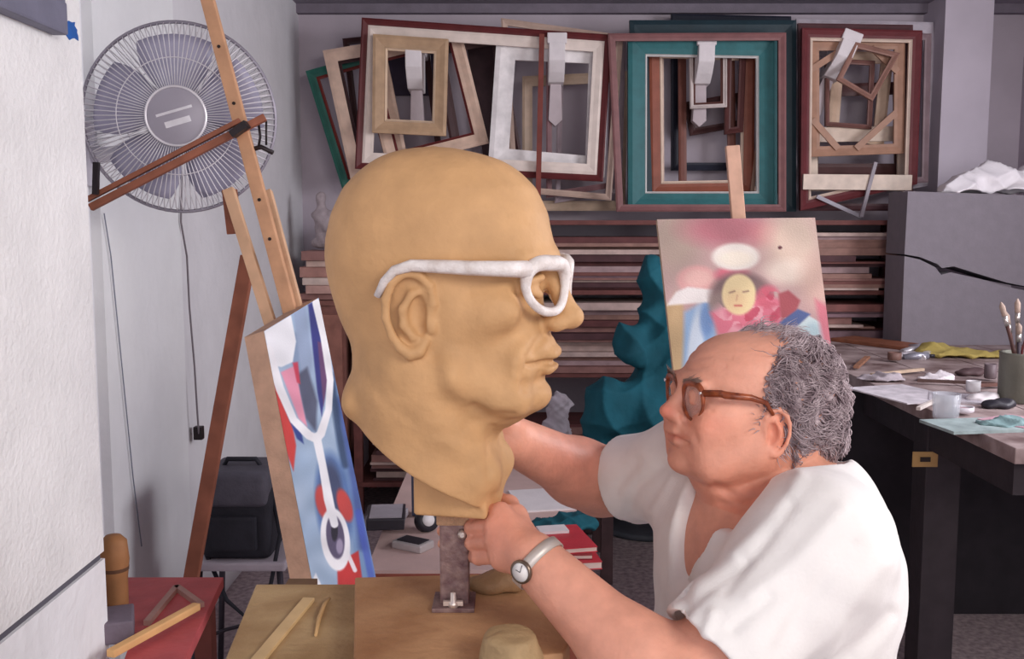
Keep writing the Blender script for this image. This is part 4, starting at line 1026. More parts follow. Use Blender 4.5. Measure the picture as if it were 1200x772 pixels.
ORD = ['first', 'second', 'third', 'fourth', 'fifth', 'sixth', 'seventh', 'eighth', 'ninth', 'tenth', 'eleventh', 'twelfth', 'thirteenth', 'fourteenth', 'fifteenth', 'sixteenth', 'seventeenth', 'eighteenth', 'nineteenth', 'twentieth', 'twenty-first', 'twenty-second', 'twenty-third', 'twenty-fourth']
for si in range(3):
    top = ZS[si]-0.022; base = ZS[si+1]; gap = top-base
    for bi, (x0, x1) in enumerate(bays):
        z = base+0.0015; st_ = []; lim = base+gap*(0.90 if si < 2 else 0.55)
        prev = None
        while True:
            t = r3.choice((0.010, 0.013, 0.016, 0.022, 0.028, 0.034)); 
            if z+t > lim: break
            ln = (x1-x0)*r3.uniform(0.62, 0.99); xc = x0+ln/2+r3.uniform(0, (x1-x0)-ln); dp = r3.uniform(0.30, 0.42); yo = SY0+0.01+dp/2+r3.uniform(-0.04, 0.06)
            k = r3.randrange(8)
            o = MB().box((xc, yo, z+t/2), (ln, dp, t)).build('wooden_board', plank_mats[k], loc=(xc, yo, z))
            st_.append((o, names[k]))
            z += t+0.0005
        for n_i, (o, nm) in enumerate(reversed(st_)):
            tag(o, '%s board, %s from top of the %s shelf stack %s' % (nm, ORD[n_i], rows[si], bay_n[bi]), 'board', 'boards stored on the rack')

# ------------------------------------------------------------ empty picture frames along the wall
FZ = 0
def frame(corners, Y, wd, col, label, thick=0.022, slip=None, group='empty picture frames on the wall'):
    """corners TL, TR, BR, BL in photo pixels, standing at distance Y; wd moulding width in metres; slip = (width, colour)"""
    pts = [P(u, v, Y) for u, v in corners]; c = sum(pts, Vector())/4
    root = thing('picture_frame', label, 'frame', (c.x, Y, min(p.z for p in pts)), group)
    def inset(ps, w_):
        out = []
        for i in range(4):
            a, b, d = ps[i-1], ps[i], ps[(i+1) % 4]; e1 = (a-b).normalized(); e2 = (d-b).normalized(); s = abs(e1.cross(e2).y); out.append(b+(e1+e2)*(w_/max(s, 0.3)))
        return out
    def ring(outer, inner, y_o, y_i, yb, m, nm):
        for i in range(4):
            j = (i+1) % 4
            f = [Vector((outer[i].x, y_o, outer[i].z)), Vector((outer[j].x, y_o, outer[j].z)), Vector((inner[j].x, y_i, inner[j].z)), Vector((inner[i].x, y_i, inner[i].z))]
            # a raised bead along the middle of the moulding
            m1 = [f[0].lerp(f[3], 0.25), f[1].lerp(f[2], 0.25)]; m2 = [f[0].lerp(f[3], 0.7), f[1].lerp(f[2], 0.7)]
            for p in m1: p.y = y_o-0.004
            for p in m2: p.y = (y_o+y_i)/2+0.001
            bk = [Vector((p.x, yb, p.z)) for p in f]
            vs = f+m1+m2+bk        # 0..3 front, 4,5 bead outer, 6,7 bead inner, 8..11 back
            fs = [(0, 1, 5, 4), (4, 5, 7, 6), (6, 7, 2, 3), (8, 11, 10, 9), (0, 8, 9, 1), (3, 2, 10, 11), (0, 4, 6, 3, 11, 8), (1, 9, 10, 2, 7, 5)]
            MB().add(vs, fs).build(nm, m, root)
    inn = inset(pts, wd); ring(pts, inn, Y-thick, Y-thick*0.7, Y, wood('frame_%d_%d_%d' % col, col, 0.14, 0.5), 'rail')
    if slip:
        in2 = inset(inn, slip[0]); ring(inn, in2, Y-thick*0.62, Y-thick*0.45, Y, wood('frame_%d_%d_%d' % slip[1], slip[1], 0.08, 0.6), 'slip')
    return root
def rect(cu, cv, w_, h_, deg):
    a = math.radians(deg); c, s = math.cos(a), math.sin(a)
    return [(cu+x*c-y*s, cv+x*s+y*c) for x, y in ((-w_/2, -h_/2), (w_/2, -h_/2), (w_/2, h_/2), (-w_/2, h_/2))]
MAR, CRM, TEAL, DTEAL, BRN, TAN, GOLD, LAV, DK, ORB, PUR = (98, 40, 42), (236, 222, 212), (44, 108, 112), (24, 48, 58), (120, 74, 64), (172, 132, 110), (190, 158, 126), (206, 198, 208), (66, 38, 40), (150, 84, 64), (136, 100, 104)
# left cluster
frame([(425, 22), (716, 42), (706, 213), (417, 198)], 4.80, 0.030, MAR, 'long maroon picture frame with a cream inner slip around a small gilt frame', 0.03, (0.050, CRM))
frame([(438, 41), (526, 47), (523, 160), (437, 156)], 4.765, 0.055, GOLD, 'small gilt moulded picture frame hung inside the long maroon frame', 0.03, (0.012, (226, 200, 172)))
frame([(582, 46), (714, 52), (708, 208), (572, 196)], 4.86, 0.095, (240, 236, 236), 'broad white picture frame hanging behind the long maroon frame', 0.025)
def board(poly, Y, col, label):
    pp = [P(u, v, Y) for u, v in poly]; tag(MB().prism(pp, (0, 0.012, 0)).build('dark_board', wood('frame_%d_%d_%d' % col, col, 0.2, 0.7), loc=(sum(p.x for p in pp)/len(pp), Y, min(p.z for p in pp))), label, 'board')
board([(452, 52), (512, 54), (510, 98), (506, 112), (452, 112)], 5.19, (66, 56, 74), 'dark canvas board on the wall behind the small gilt frame')
board([(546, 46), (582, 48), (578, 186), (566, 182)], 5.16, (62, 42, 46), 'dark brown board beside the broad white frame')
frame([(587, 22), (730, 42), (716, 235), (600, 225)], 4.90, 0.030, (196, 170, 156), 'tilted pale pink picture frame sticking out above the broad white frame', 0.02)
frame(rect(497, 115, 122, 140, -14), 4.92, 0.058, (226, 196, 176), 'tilted peach flat picture frame behind the small gilt frame', 0.02, (0.012, (110, 44, 44)))
frame(rect(560, 120, 80, 150, -10), 4.95, 0.05, DK, 'dark brown picture frame leaning behind the peach frame', 0.02)
frame([(379, 60), (450, 48), (480, 195), (412, 212)], 4.98, 0.060, (230, 200, 180), 'tilted cream picture frame half hidden at the left end of the row', 0.02, (0.015, (60, 36, 38)))
frame([(359, 84), (430, 64), (470, 205), (402, 222)], 5.04, 0.040, (40, 104, 92), 'narrow green picture frame with a red edge next to the left wall', 0.02, (0.014, (130, 56, 52)))
frame([(402, 46), (500, 36), (520, 190), (420, 200)], 5.08, 0.03, DK, 'thin dark picture frame behind the cream frames', 0.02)
frame([(640, 44), (722, 40), (718, 220), (640, 232)], 4.94, 0.028, PUR, 'dull purple picture frame behind the broad white frame', 0.02)
frame([(655, 50), (733, 45), (728, 226), (650, 238)], 4.98, 0.026, (176, 160, 168), 'greyish lavender picture frame squeezed beside the teal frame', 0.02)
frame([(612, 90), (736, 84), (732, 247), (612, 247)], 5.02, 0.05, (196, 172, 150), 'tan flat picture frame standing on the rack behind the maroon pole', 0.02)
pole = MB().bar(P(635, 40, 4.75), P(630, 256, 4.75), 0.024, 0.02, (0, 1, 0)).build('wooden_pole', wood('red_pole', (126, 62, 54), 0.2), loc=P(630, 256, 4.75)); tag(pole, 'slim red-brown wooden pole standing in front of the frames', 'pole')
# middle cluster
frame([(735, 43), (908, 46), (908, 247), (735, 247)], 4.86, 0.082, TEAL, 'large teal picture frame with a thin white slip standing on the rack', 0.04, (0.010, (226, 226, 224)))
frame([(712, 40), (920, 39), (920, 248), (722, 248)], 4.765, 0.034, (134, 92, 92), 'thin purplish-brown picture frame in front of the large teal frame', 0.02)
frame([(737, 25), (931, 25), (931, 248), (744, 248)], 4.905, 0.085, DTEAL, 'tall blackish green picture frame behind the large teal frame', 0.03)
frame([(786, 17), (926, 20), (926, 200), (786, 200)], 5.12, 0.04, (40, 42, 56), 'dark blue-black picture frame against the wall above the teal frame', 0.02)
frame([(760, 52), (884, 56), (882, 226), (762, 228)], 4.97, 0.050, ORB, 'orange-brown picture frame inside the teal frame opening', 0.02, (0.014, (230, 206, 186)))
frame([(771, 54), (902, 54), (900, 224), (772, 226)], 5.01, 0.026, (222, 196, 180), 'pale thin picture frame seen through the teal frame', 0.018)
frame([(794, 55), (860, 55), (862, 220), (795, 222)], 5.04, 0.040, BRN, 'narrow brown picture frame deep inside the teal frame', 0.018)
frame([(807, 51), (851, 50), (851, 126), (808, 128)], 4.915, 0.018, (214, 202, 198), 'small whitish picture frame hung inside the teal frame', 0.02, (0.010, (96, 58, 52)))
frame([(850, 50), (874, 50), (870, 155), (848, 158)], 4.94, 0.030, (84, 46, 44), 'slender dark brown picture frame beside the small whitish one', 0.02)
frame(rect(838, 134, 68, 40, -10), 5.08, 0.035, (70, 42, 42), 'small dark frame tilted low in the teal frame opening', 0.02)
def slat(a, b, Y, w_, col, label, cat='lath'):
    a, b = P(*a, Y), P(*b, Y); tag(MB().bar(a, b, w_, 0.015, (0, 1, 0)).build('wooden_lath', wood('frame_%d_%d_%d' % col, col, 0.14, 0.5), loc=(b if b.z < a.z else a)), label, cat)
slat((884, 50), (902, 142), 4.935, 0.022, (214, 186, 164), 'pale slat leaning across the right side of the teal frame')
slat((895, 116), (881, 226), 4.925, 0.018, (176, 142, 124), 'brown slat leaning under the pale one in the teal frame')
slat((722, 176), (728, 248), 4.775, 0.022, (196, 180, 176), 'short pale strip standing between the maroon and teal frames')
# right cluster
frame([(932, 23), (1092, 27), (1096, 216), (935, 246)], 5.10, 0.050, LAV, 'large lavender-white picture frame at the pillar end of the row', 0.02)
frame([(938, 34), (1078, 37), (1072, 216), (936, 247)], 4.82, 0.040, (104, 46, 50), 'large dark maroon picture frame around the braced stretcher', 0.03, (0.014, (226, 206, 190)))
frame([(934, 28), (1068, 30), (1068, 247), (936, 247)], 4.895, 0.035, (92, 62, 66), 'dull brown picture frame behind the dark maroon one', 0.02)
bf = frame([(947, 48), (1059, 46), (1058, 180), (948, 184)], 4.86, 0.048, TAN, 'tan wooden canvas stretcher with braced corners inside the maroon frame', 0.02)
tanm = wood('frame_%d_%d_%d' % TAN, TAN, 0.14, 0.5)
for a, b in (((952, 140), (982, 174)), ((1003, 174), (1050, 132)), ((950, 82), (984, 60)), ((1022, 56), (1052, 84))):
    MB().bar(P(*a, 4.838), P(*b, 4.838), 0.030, 0.012, (0, 1, 0)).build('corner_brace', tanm, bf)
frame([(1001, 50), (1053, 63), (1021, 119), (979, 94)], 4.80, 0.024, (150, 112, 100), 'small brown picture frame hanging crooked inside the braced stretcher', 0.02)
frame([(966, 68), (1024, 72), (1020, 152), (966, 148)], 4.925, 0.022, (120, 84, 78), 'narrow upright brown picture frame behind the crooked one', 0.018)
frame([(976, 60), (1046, 62), (1034, 172), (968, 160)], 4.97, 0.055, (200, 172, 148), 'broad tan picture frame glimpsed behind the crooked small one', 0.018)
frame([(940, 150), (1068, 148), (1067, 224), (941, 224)], 4.95, 0.070, (228, 208, 190), 'wide cream picture frame lying low behind the braced stretcher', 0.02)
frame([(944, 100), (1060, 96), (1062, 206), (944, 206)], 5.02, 0.060, (84, 52, 52), 'dark reddish picture frame deep behind the braced stretcher', 0.018)
frame([(1056, 40), (1090, 40), (1086, 214), (1056, 216)], 4.99, 0.030, (150, 128, 134), 'slim mauve-grey picture frame at the pillar side of the maroon frame', 0.018)
slat((957, 230), (1009, 254), 4.78, 0.018, (170, 166, 176), 'thin grey slat sloping down below the braced stretcher')
slat((1009, 254), (1026, 190), 4.76, 0.016, (160, 152, 160), 'thin grey slat rising beside the cream low frame')
slat((941, 213), (1068, 214), 4.775, 0.072, (226, 208, 192), 'broad cream lath lying across the bottom of the maroon frame')
slat((1061, 224), (1059, 262), 4.74, 0.028, (220, 208, 204), 'short white post under the end of the cream low frame')
# wall brackets that carry the frames
plaster = mat('bracket_plaster', (232, 226, 228), rough=0.8, var=0.06, bump=0.15)
for i, (u, v, tilt) in enumerate(((484, 52, 0), (653, 44, 0), (829, 46, 0), (1000, 42, 0.35))):
    yf = 4.70 if i in (0, 1) else 4.74
    if i == 2: yf = 4.90
    if i == 3: yf = 4.84
    root = thing('wall_bracket', ['white scrolled wall bracket seen inside the small gilt frame', 'white scrolled wall bracket behind the red-brown pole', 'white scrolled wall bracket inside the small whitish frame', 'tilted white scrolled wall bracket beside the crooked small frame'][i], 'bracket', P(u, v+40, 5.15), 'scrolled wall brackets')
    yf = (4.745, 4.745, 4.79, 4.78)[i]
    R_ = Matrix.Rotation(tilt, 3, 'Y'); c = P(u, v, yf)
    def o_(x, y, z): return c+R_ @ Vector((x, 0, z))+Vector((0, y, 0))
    MB().box(o_(0, 0.228, 0.0), (0.092, 0.45, 0.05), R_).build('cap', plaster, root, bevel=0.006)
    mb = MB(); prof = [(0.0, -0.02), (0.005, -0.10), (0.05, -0.15), (0.10, -0.19), (0.21, -0.20), (0.21, -0.02)]
    mb.prism([o_(-0.038, y, z) for y, z in prof], R_ @ Vector((0.076, 0, 0))); mb.build('scroll', plaster, root, bevel=0.005)
    mb = MB(); mb.prism([o_(-0.026, 0.14, -0.18), o_(0.026, 0.14, -0.18), o_(0.034, 0.16, -0.36), o_(0.0, 0.165, -0.39), o_(-0.034, 0.16, -0.36)], (0, 0.055, 0)); mb.build('tail', mat('bracket_grey', (198, 186, 190), rough=0.85, var=0.06), root, bevel=0.004)  # hanging tail strip is grey, greyer than the white cap and scroll

# small plaster figurine on the rack's end, with papers under it
fx = P(378, 292, 4.78)
stk = ZS[0]
pr = []
base = P(378, 290, 4.8)
def fg_(u, v, dy=0.0): return A(P(u, v, 4.8+dy))
pr = [con(fg_(379, 280), fg_(378, 255), 0.036, 0.040), ell(fg_(376, 232), (0.026, 0.026, 0.032)), con(fg_(377, 250), fg_(376, 240), 0.036, 0.016), con(fg_(369, 252, -0.02), fg_(380, 262, -0.04), 0.016, 0.013), con(fg_(388, 250, -0.02), fg_(382, 268, -0.04), 0.016, 0.013), con(fg_(370, 285), fg_(390, 285), 0.022, 0.022)]
stz = lump('plaster_figurine', pr, mat('dusty_plaster', (172, 160, 164), rough=0.9, var=0.12, scale=30, bump=0.3), 'small dusty plaster figurine standing at the left end of the rack', 'figurine', h=0.006, k=0.02, noise=0.002, base=float(P(378, 293, 4.8).z))
zf = float(P(378, 293, 4.8).z)
z = ZS[0]-0.0
# the figurine stands on a stack of thick books on a short shelf below the top
bk = [(150, 110, 104), (204, 176, 164), (176, 132, 122), (210, 190, 180), (188, 150, 140)]
zb = zf
i = 0
while zb > zf-0.21:
    t = (0.045, 0.03, 0.05, 0.035, 0.04, 0.03)[i % 6]; zb -= t
    o = MB().box((P(376, 300, 4.6).x+0.02*math.sin(i*2.1), 4.79-0.02*math.cos(i*1.7)-0.0, zb+t/2), (0.20, 0.26, t-0.001)).build('old_book', wood('book_cover_%d' % (i % 5), bk[i % 5], 0.15), loc=(P(376, 300, 4.6).x, 4.79, zb), bevel=0.003)
    tag(o, ['worn brown book on top of the pile under the figurine', 'pale book second from the top under the figurine', 'thick reddish book in the pile under the figurine', 'cream book low in the pile under the figurine', 'pinkish book near the bottom under the figurine', 'brownish book at the very bottom of the figurine\'s pile'][i], 'book', 'books piled under the figurine'); i += 1

xb = P(376, 300, 4.6).x
cb_ = thing('book_cabinet', 'narrow brown cabinet under the pile of books by the left wall', 'cabinet', (xb, 4.79, 0))
cbm = wood('cabinet_brown', (128, 84, 76), 0.2)
MB().box((xb, 4.79, zb-0.012), (0.22, 0.32, 0.022)).build('top', cbm, cb_); MB().box((xb, 4.79, (zb-0.023)/2), (0.20, 0.29, zb-0.023)).build('body', cbm, cb_)
MB().box((xb, 4.638, (zb-0.023)/2), (0.17, 0.014, zb-0.11)).build('door', wood('cabinet_door', (146, 98, 86), 0.2), cb_)

# ------------------------------------------------------------ second easel and the flower painting
EY = 2.62
def flowers(u, v):
    p = Pic(u, v, (206, 172, 168)); n1, n2, n3 = p.nz(14), p.nz(23, 1.3), p.nz(6, 4)
    p.put(n1*n2*1.4, (186, 148, 148), 0.8); p.put(p.el(790, 280, 30, 40, 0.9), (184, 166, 150), 0.8); p.put(p.el(850, 268, 48, 20, 0.9), (190, 112, 124), 0.85); p.put(p.el(900, 275, 20, 14, 0.9), (204, 130, 130), 0.6)
    p.put(p.el(930, 285, 32, 40, 0.9), (226, 204, 184), 0.9); p.put(p.el(925, 318, 30, 14, 0.8), (238, 222, 206), 0.9); p.put(p.el(960, 330, 22, 30, 0.9), (222, 186, 170), 0.8)
    p.put(p.poly([(770, 358), (800, 352), (806, 450), (788, 460)], 6), (196, 164, 122)); p.put(p.el(792, 400, 8, 50, 0.6), (206, 176, 132), 0.7)
    p.put(p.poly([(802, 366), (826, 352), (840, 360), (838, 420), (812, 470), (800, 430)], 6), (150, 182, 218)); p.put(p.el(815, 410, 9, 50, 0.5, 0.1), (214, 226, 238), 0.9); p.put(p.el(828, 375, 8, 20, 0.6), (110, 146, 200), 0.8)
    p.put(p.el(817, 328, 24, 17, 0.3), (232, 176, 172)); p.put(p.el(818, 326, 16, 10, 0.5), (240, 196, 186), 0.8); p.put(p.poly([(781, 358), (792, 342), (806, 336), (842, 340), (832, 354), (806, 356)], 3), (244, 238, 234))
    p.put(p.el(858, 322, 20, 10, 0.5), (222, 120, 136)); p.put(p.el(862, 301, 28, 16, 0.25), (244, 236, 226)); p.put(p.el(862, 303, 20, 9, 0.6), (250, 240, 220), 0.8)
    p.put(p.el(868, 346, 36, 27, 0.3), (130, 104, 104)); p.put(p.el(842, 358, 12, 16, 0.5), (150, 130, 124), 0.8)
    p.put(p.poly([(832, 366), (852, 360), (900, 346), (918, 352), (916, 388), (880, 395), (842, 392)], 6), (226, 122, 142)); p.put((n3 > 0.55)*p.el(880, 372, 44, 24, 0.4), (240, 176, 186), 0.8); p.put((p.nz(5, 9) > 0.62)*p.el(886, 362, 34, 24, 0.4), (196, 66, 92), 0.8)
    p.put(p.el(866, 345, 20, 24, 0.15), (240, 218, 168)); p.put(p.el(862, 352, 12, 12, 0.8), (232, 196, 150), 0.6)
    p.put(p.seg([(855, 343), (861, 341)], 1.0), (110, 70, 70), 0.6); p.put(p.seg([(871, 342), (877, 341)], 1.0), (110, 70, 70), 0.6); p.put(p.seg([(864, 346), (863, 352)], 0.6), (200, 150, 120)); p.put(p.seg([(861, 358), (869, 358)], 1.0), (200, 96, 92))
    p.put(p.el(900, 348, 14, 14, 0.4)*(n3 > 0.4), (214, 100, 120), 0.8)
    p.put(p.poly([(912, 344), (924, 340), (938, 352), (930, 372), (916, 376)], 3), (176, 84, 92)); p.put(p.poly([(913, 378), (935, 362), (950, 368), (938, 380), (922, 388)], 2), (82, 100, 152)); p.put(p.poly([(930, 386), (948, 370), (962, 378), (974, 420), (952, 420)], 2), (206, 224, 226)); p.put(p.el(952, 392, 10, 14, 0.5), (178, 206, 214), 0.8)
    p.put(p.poly([(955, 350), (972, 360), (990, 470), (970, 470), (964, 400)], 6), (216, 112, 130), 0.8); p.put(p.el(976, 450, 10, 40, 0.6), (196, 80, 104), 0.6)
    p.put(p.el(914, 290, 2.5, 2, 0.4), (90, 40, 50)); p.c *= (0.93+0.12*n1)[:, None]
    return p.c
TLc, TRc, BLc = P(770, 257, EY), P(955, 255, EY), P(794, 478, EY-0.10); BLc = TLc+(BLc-TLc)*1.15
fp_, pn = painting('flower_painting', 'pink painting of pale heads and flowers standing on the easel behind the person', (TLc, TRc, BLc), 0.022, flowers, 150, 200, mat('canvas_edge_tan', (206, 178, 150), rough=0.85, var=0.1))
e2 = thing('canvas_easel', 'pale wooden easel whose mast rises above the pink flower painting', 'easel', (P(880, 400, EY).x, EY+0.2, 0))
a, b = P(858, 171, EY+0.06), P(879, 420, EY+0.0); b = a+(b-a)*((a.z-0.35)/(a.z-b.z))
pale = wood('easel_pink_wood', (214, 172, 148), 0.15)
MB().bar(a, b, 0.036, 0.02, (0, 1, 0)).build('mast', pale, e2, bevel=0.002)
led = BLc+(TRc-TLc)*0.5
MB().box(led+Vector((0, 0.0, -0.014)), (0.36, 0.08, 0.025)).build('ledge', pale, e2, bevel=0.002)
cx = P(875, 400, EY).x
MB().bar((cx-0.03, EY+0.05, led.z+0.35), (cx-0.15, EY-0.08, 0), 0.03, 0.02, (0, 1, 0)).build('leg', pale, e2)
MB().bar((cx+0.03, EY+0.05, led.z+0.35), (cx+0.15, EY-0.08, 0), 0.03, 0.02, (0, 1, 0)).build('leg', pale, e2)
MB().bar((cx, EY+0.05, led.z+0.35), (cx+0.02, EY+0.55, 0), 0.03, 0.02, (0, 1, 0)).build('leg', pale, e2)
MB().box((cx, EY+0.0, 0.37), (0.30, 0.02, 0.03)).build('stretcher', pale, e2)

# ------------------------------------------------------------ teal draped figure
tm = mat('teal_cloth', (22, 86, 100), rough=0.85, var=0.25, scale=7, bump=0.3, bscale=40)
TY = 3.95
def tp(u, v, dy=0.0): return A(P(u, v, TY+dy))
pr = [ell(tp(768, 325), (0.075, 0.08, 0.10)), con(tp(772, 350), tp(775, 400), 0.07, 0.10), con(tp(778, 395), tp(735, 400, -0.08), 0.075, 0.055), con(tp(735, 400, -0.08), tp(742, 420, -0.12), 0.06, 0.05), con(tp(780, 405), tp(785, 480), 0.12, 0.16),
      con(tp(780, 475), tp(712, 480, -0.12), 0.14, 0.10), con(tp(712, 470, -0.12), tp(705, 515, -0.12), 0.095, 0.07), con(tp(760, 490, -0.1), tp(745, 540, -0.1), 0.12, 0.09), con(tp(800, 490), tp(800, 545), 0.15, 0.13)]
lo = np.min([p[1] for p in pr], 0)-0.02; hi = np.max([p[2] for p in pr], 0)+0.02
zb = float(P(740, 528, TY-0.1).z)
f = Field(lo, hi, 0.008)
for p in pr: f.op(p, 0.06)
f.op(plane((0, 0, zb), (0, 0, -1), lo, (hi[0], hi[1], zb+0.1)), 0.01, IDF, 'i')
V, Q = f.mesh(2); N = normals(V, Q)
fo = lambda q: 1-2*np.abs(np.sin(q))**0.7
V = V+N*(0.011*fo(V[:, 0]*20+V[:, 2]*11+np.sin(V[:, 2]*12)*1.2)+0.008*fo(V[:, 0]*16-V[:, 2]*24+2*np.sin(V[:, 0]*9))+0.004*np.sin(V[:, 0]*60-V[:, 2]*35))[:, None]
dr = npmesh('draped_sculpture', V, Q, tm, None, loc=(float(tp(760, 500)[0]), TY, zb)); tag(dr, 'seated figure draped in dark teal cloth in front of the board rack', 'sculpture')
ds = thing('sculpture_stand', 'dark low wooden box stand under the teal draped figure', 'stand', (float(tp(765, 500)[0]), TY, 0))
dkm = wood('stand_dark', (84, 64, 66), 0.2)
MB().box((float(tp(768, 500)[0]), TY, zb-0.016), (0.50, 0.46, 0.025)).build('top', dkm, ds, bevel=0.003)
for sx in (-1, 1):
    for sy in (-1, 1): MB().box((float(tp(768, 500)[0])+sx*0.21, TY+sy*0.19, (zb-0.024)/2), (0.045, 0.045, zb-0.024)).build('leg', dkm, ds)
c = topz(738, 612, 0.015)
MB_ = MB().lathe([(0.001, -0.015), (0.185, -0.015), (0.20, -0.01), (0.20, 0.012), (0.19, 0.016), (0.001, 0.016)], c+Vector((0.07, -0.05, 0)), 40)
tag(MB_.build('round_board', mat('dark_round_board', (70, 74, 82), rough=0.6, var=0.2), loc=(c.x, c.y, 0)), 'round dark board lying on the floor by the draped figure', 'board')

# ------------------------------------------------------------ low table in the middle with small things
ZL = 0.45
lt = thing('low_table', 'low wide table with a pale pinkish top and red-brown edge behind the post', 'table', (-0.08, 3.3, 0))
q0, q1 = topz(440, 661, ZL), topz(692, 668, ZL)
yb_, yf_ = 3.95, min(q0.y, q1.y)
x0, x1 = q0.x-0.02, q1.x
MB().box(((x0+x1)/2, (yb_+yf_)/2, ZL-0.005), (x1-x0, yb_-yf_, 0.01)).build('table_top', mat('pinkish_top', (206, 178, 172), rough=0.7, var=0.1, scale=8), lt)
MB().box(((x0+x1)/2, yf_+0.012, ZL-0.031), (x1-x0, 0.024, 0.042)).build('front_rail', wood('red_rail', (150, 82, 66), 0.18), lt)
for sx in (x0+0.03, x1-0.03):
    for y in (yf_+0.04, yb_-0.04): MB().box((sx, y, (ZL-0.01)/2), (0.05, 0.05, ZL-0.01)).build('leg', wood('red_rail', (150, 82, 66)), lt)
bkm = mat('black_case', (44, 42, 50), rough=0.45, var=0.15, bump=0.05); gr_t = mat('case_grey_top', (168, 164, 172), rough=0.5, var=0.1)
def on_low(u, v, w_, d_, h_, z, rot, m, name, label, cat, top=None, bevel=0.004, group=None):
    c = topz(u, v, z); o = thing(name, label, cat, (c.x, c.y, z), group); R_ = Matrix.Rotation(rot, 3, 'Z')
    MB().box(c+Vector((0, 0, h_/2)), (w_, d_, h_), R_).build('body', m, o, bevel=bevel)
    if top: MB().box(c+Vector((0, 0, h_+0.001)), (w_*0.86, d_*0.86, 0.002), R_).build('sleeve', top, o)
    return o, c
o, c = on_low(452, 612, 0.12, 0.17, 0.034, ZL, 0.1, bkm, 'video_case', 'black plastic case with a grey sleeve at the bottom of the stack', 'case', gr_t)
o, c2 = on_low(452, 612, 0.115, 0.16, 0.024, ZL+0.036, -0.05, gr_t, 'grey_box', 'flat grey box between the two black cases', 'box', None)
o, c2 = on_low(453, 612, 0.11, 0.16, 0.034, ZL+0.060, 0.08, bkm, 'video_case', 'black plastic case with a grey sleeve on top of the stack', 'case', gr_t)
cm = thing('compact_camera', 'small silver-rimmed black compact camera lying on the low table', 'camera', topz(484, 642, ZL))
c = topz(484, 642, ZL); R_ = Matrix.Rotation(-0.55, 3, 'Z')
MB().box(c+Vector((0, 0, 0.012)), (0.105, 0.07, 0.024), R_).build('body', mat('camera_silver', (196, 190, 190), rough=0.4, metal=0.3, var=0.08), cm, bevel=0.006)
MB().box(c+Vector((0, 0, 0.0245)), (0.082, 0.05, 0.003), R_).build('screen_panel', bkm, cm)
c = topz(500, 622, ZL); tp_ = thing('tape_roll', 'black tape roll with a white core standing beside the compact camera', 'tape', c)
ax_ = Vector((0.5, -0.8, 0.35)).normalized().to_track_quat('Z', 'Y').to_matrix()
MB().lathe([(0.017, -0.014), (0.036, -0.014), (0.036, 0.014), (0.017, 0.014)], c+Vector((0, 0, 0.034)), 24, ax_, cap=False).build('tape', bkm, tp_)
MB().lathe([(0.001, -0.012), (0.020, -0.012), (0.020, 0.0155), (0.001, 0.0155)], c+Vector((0, 0, 0.034)), 24, ax_).build('core', mat('core_white', (226, 224, 226), rough=0.5, var=0.04), tp_)
# leaning dark board and the papers
a, b = topz(487, 604, ZL), P(486, 540, topz(487, 604, ZL).y+0.05)
tag(MB().bar(a, b, 0.018, 0.06, (0, 1, 0)).build('dark_batten', mat('navy_batten', (52, 54, 74), rough=0.6), loc=a), 'dark navy batten standing up behind the clay block', 'batten')
pap = mat('white_paper', (232, 226, 228), rough=0.8, var=0.04)
c = topz(648, 590, ZL); tag(MB().box(c+Vector((0.02, 0.05, 0.003)), (0.30, 0.26, 0.006), Matrix.Rotation(0.2, 3, 'Z')).build('paper_sheet', pap, loc=c), 'white paper pad under the far forearm on the low table', 'paper')
c = topz(640, 620, ZL); lump('folded_cloth', [ell((c.x+0.03, c.y, ZL+0.012), (0.12, 0.07, 0.022)), ell((c.x+0.09, c.y+0.02, ZL+0.02), (0.08, 0.06, 0.03))], tm, 'crumpled teal cloth lying behind the red books', 'cloth', h=0.006, crumple=0.010, base=ZL)
rb = [mat('red_book', (196, 58, 70), rough=0.5, var=0.1), mat('dark_red_book', (150, 50, 58), rough=0.5, var=0.1)]
zz = ZL
for i, (u, v, w_, d_, t, rot, lb) in enumerate(((656, 652, 0.19, 0.24, 0.022, 0.15, 'bottom red book of the pile on the low table corner'), (652, 650, 0.18, 0.22, 0.014, 0.05, 'thin dark red book in the middle of the pile'), (654, 650, 0.17, 0.21, 0.016, 0.22, 'glossy red book on top of the pile'))):
    c = topz(u, v, ZL); bo = thing('red_book', lb, 'book', (c.x, c.y, zz), 'red books on the low table'); R_ = Matrix.Rotation(rot, 3, 'Z'); ctr = Vector((c.x, c.y, zz))
    MB().box(ctr+Vector((0, 0, 0.001)), (w_, d_, 0.002), R_).build('cover', rb[i % 2], bo); MB().box(ctr+R_ @ Vector((0.003, 0.0, t/2)), (w_-0.008, d_-0.008, t-0.004), R_).build('pages', mat('page_edge', (226, 206, 196), rough=0.9, var=0.08), bo)
    MB().box(ctr+Vector((0, 0, t-0.001)), (w_, d_, 0.002), R_).build('cover', rb[i % 2], bo); MB().box(ctr+R_ @ Vector((-w_/2+0.001, 0, t/2)), (0.002, d_, t), R_).build('spine', rb[i % 2], bo); zz += t+0.0005
c = topz(644, 640, zz); tag(MB().box(Vector((topz(648, 648, ZL).x, topz(648, 648, ZL).y+0.04, zz+0.004)), (0.085, 0.06, 0.008), Matrix.Rotation(0.2, 3, 'Z')).build('note_pad', pap, loc=(c.x, c.y, zz)), 'small white notepad on top of the red books', 'notepad')
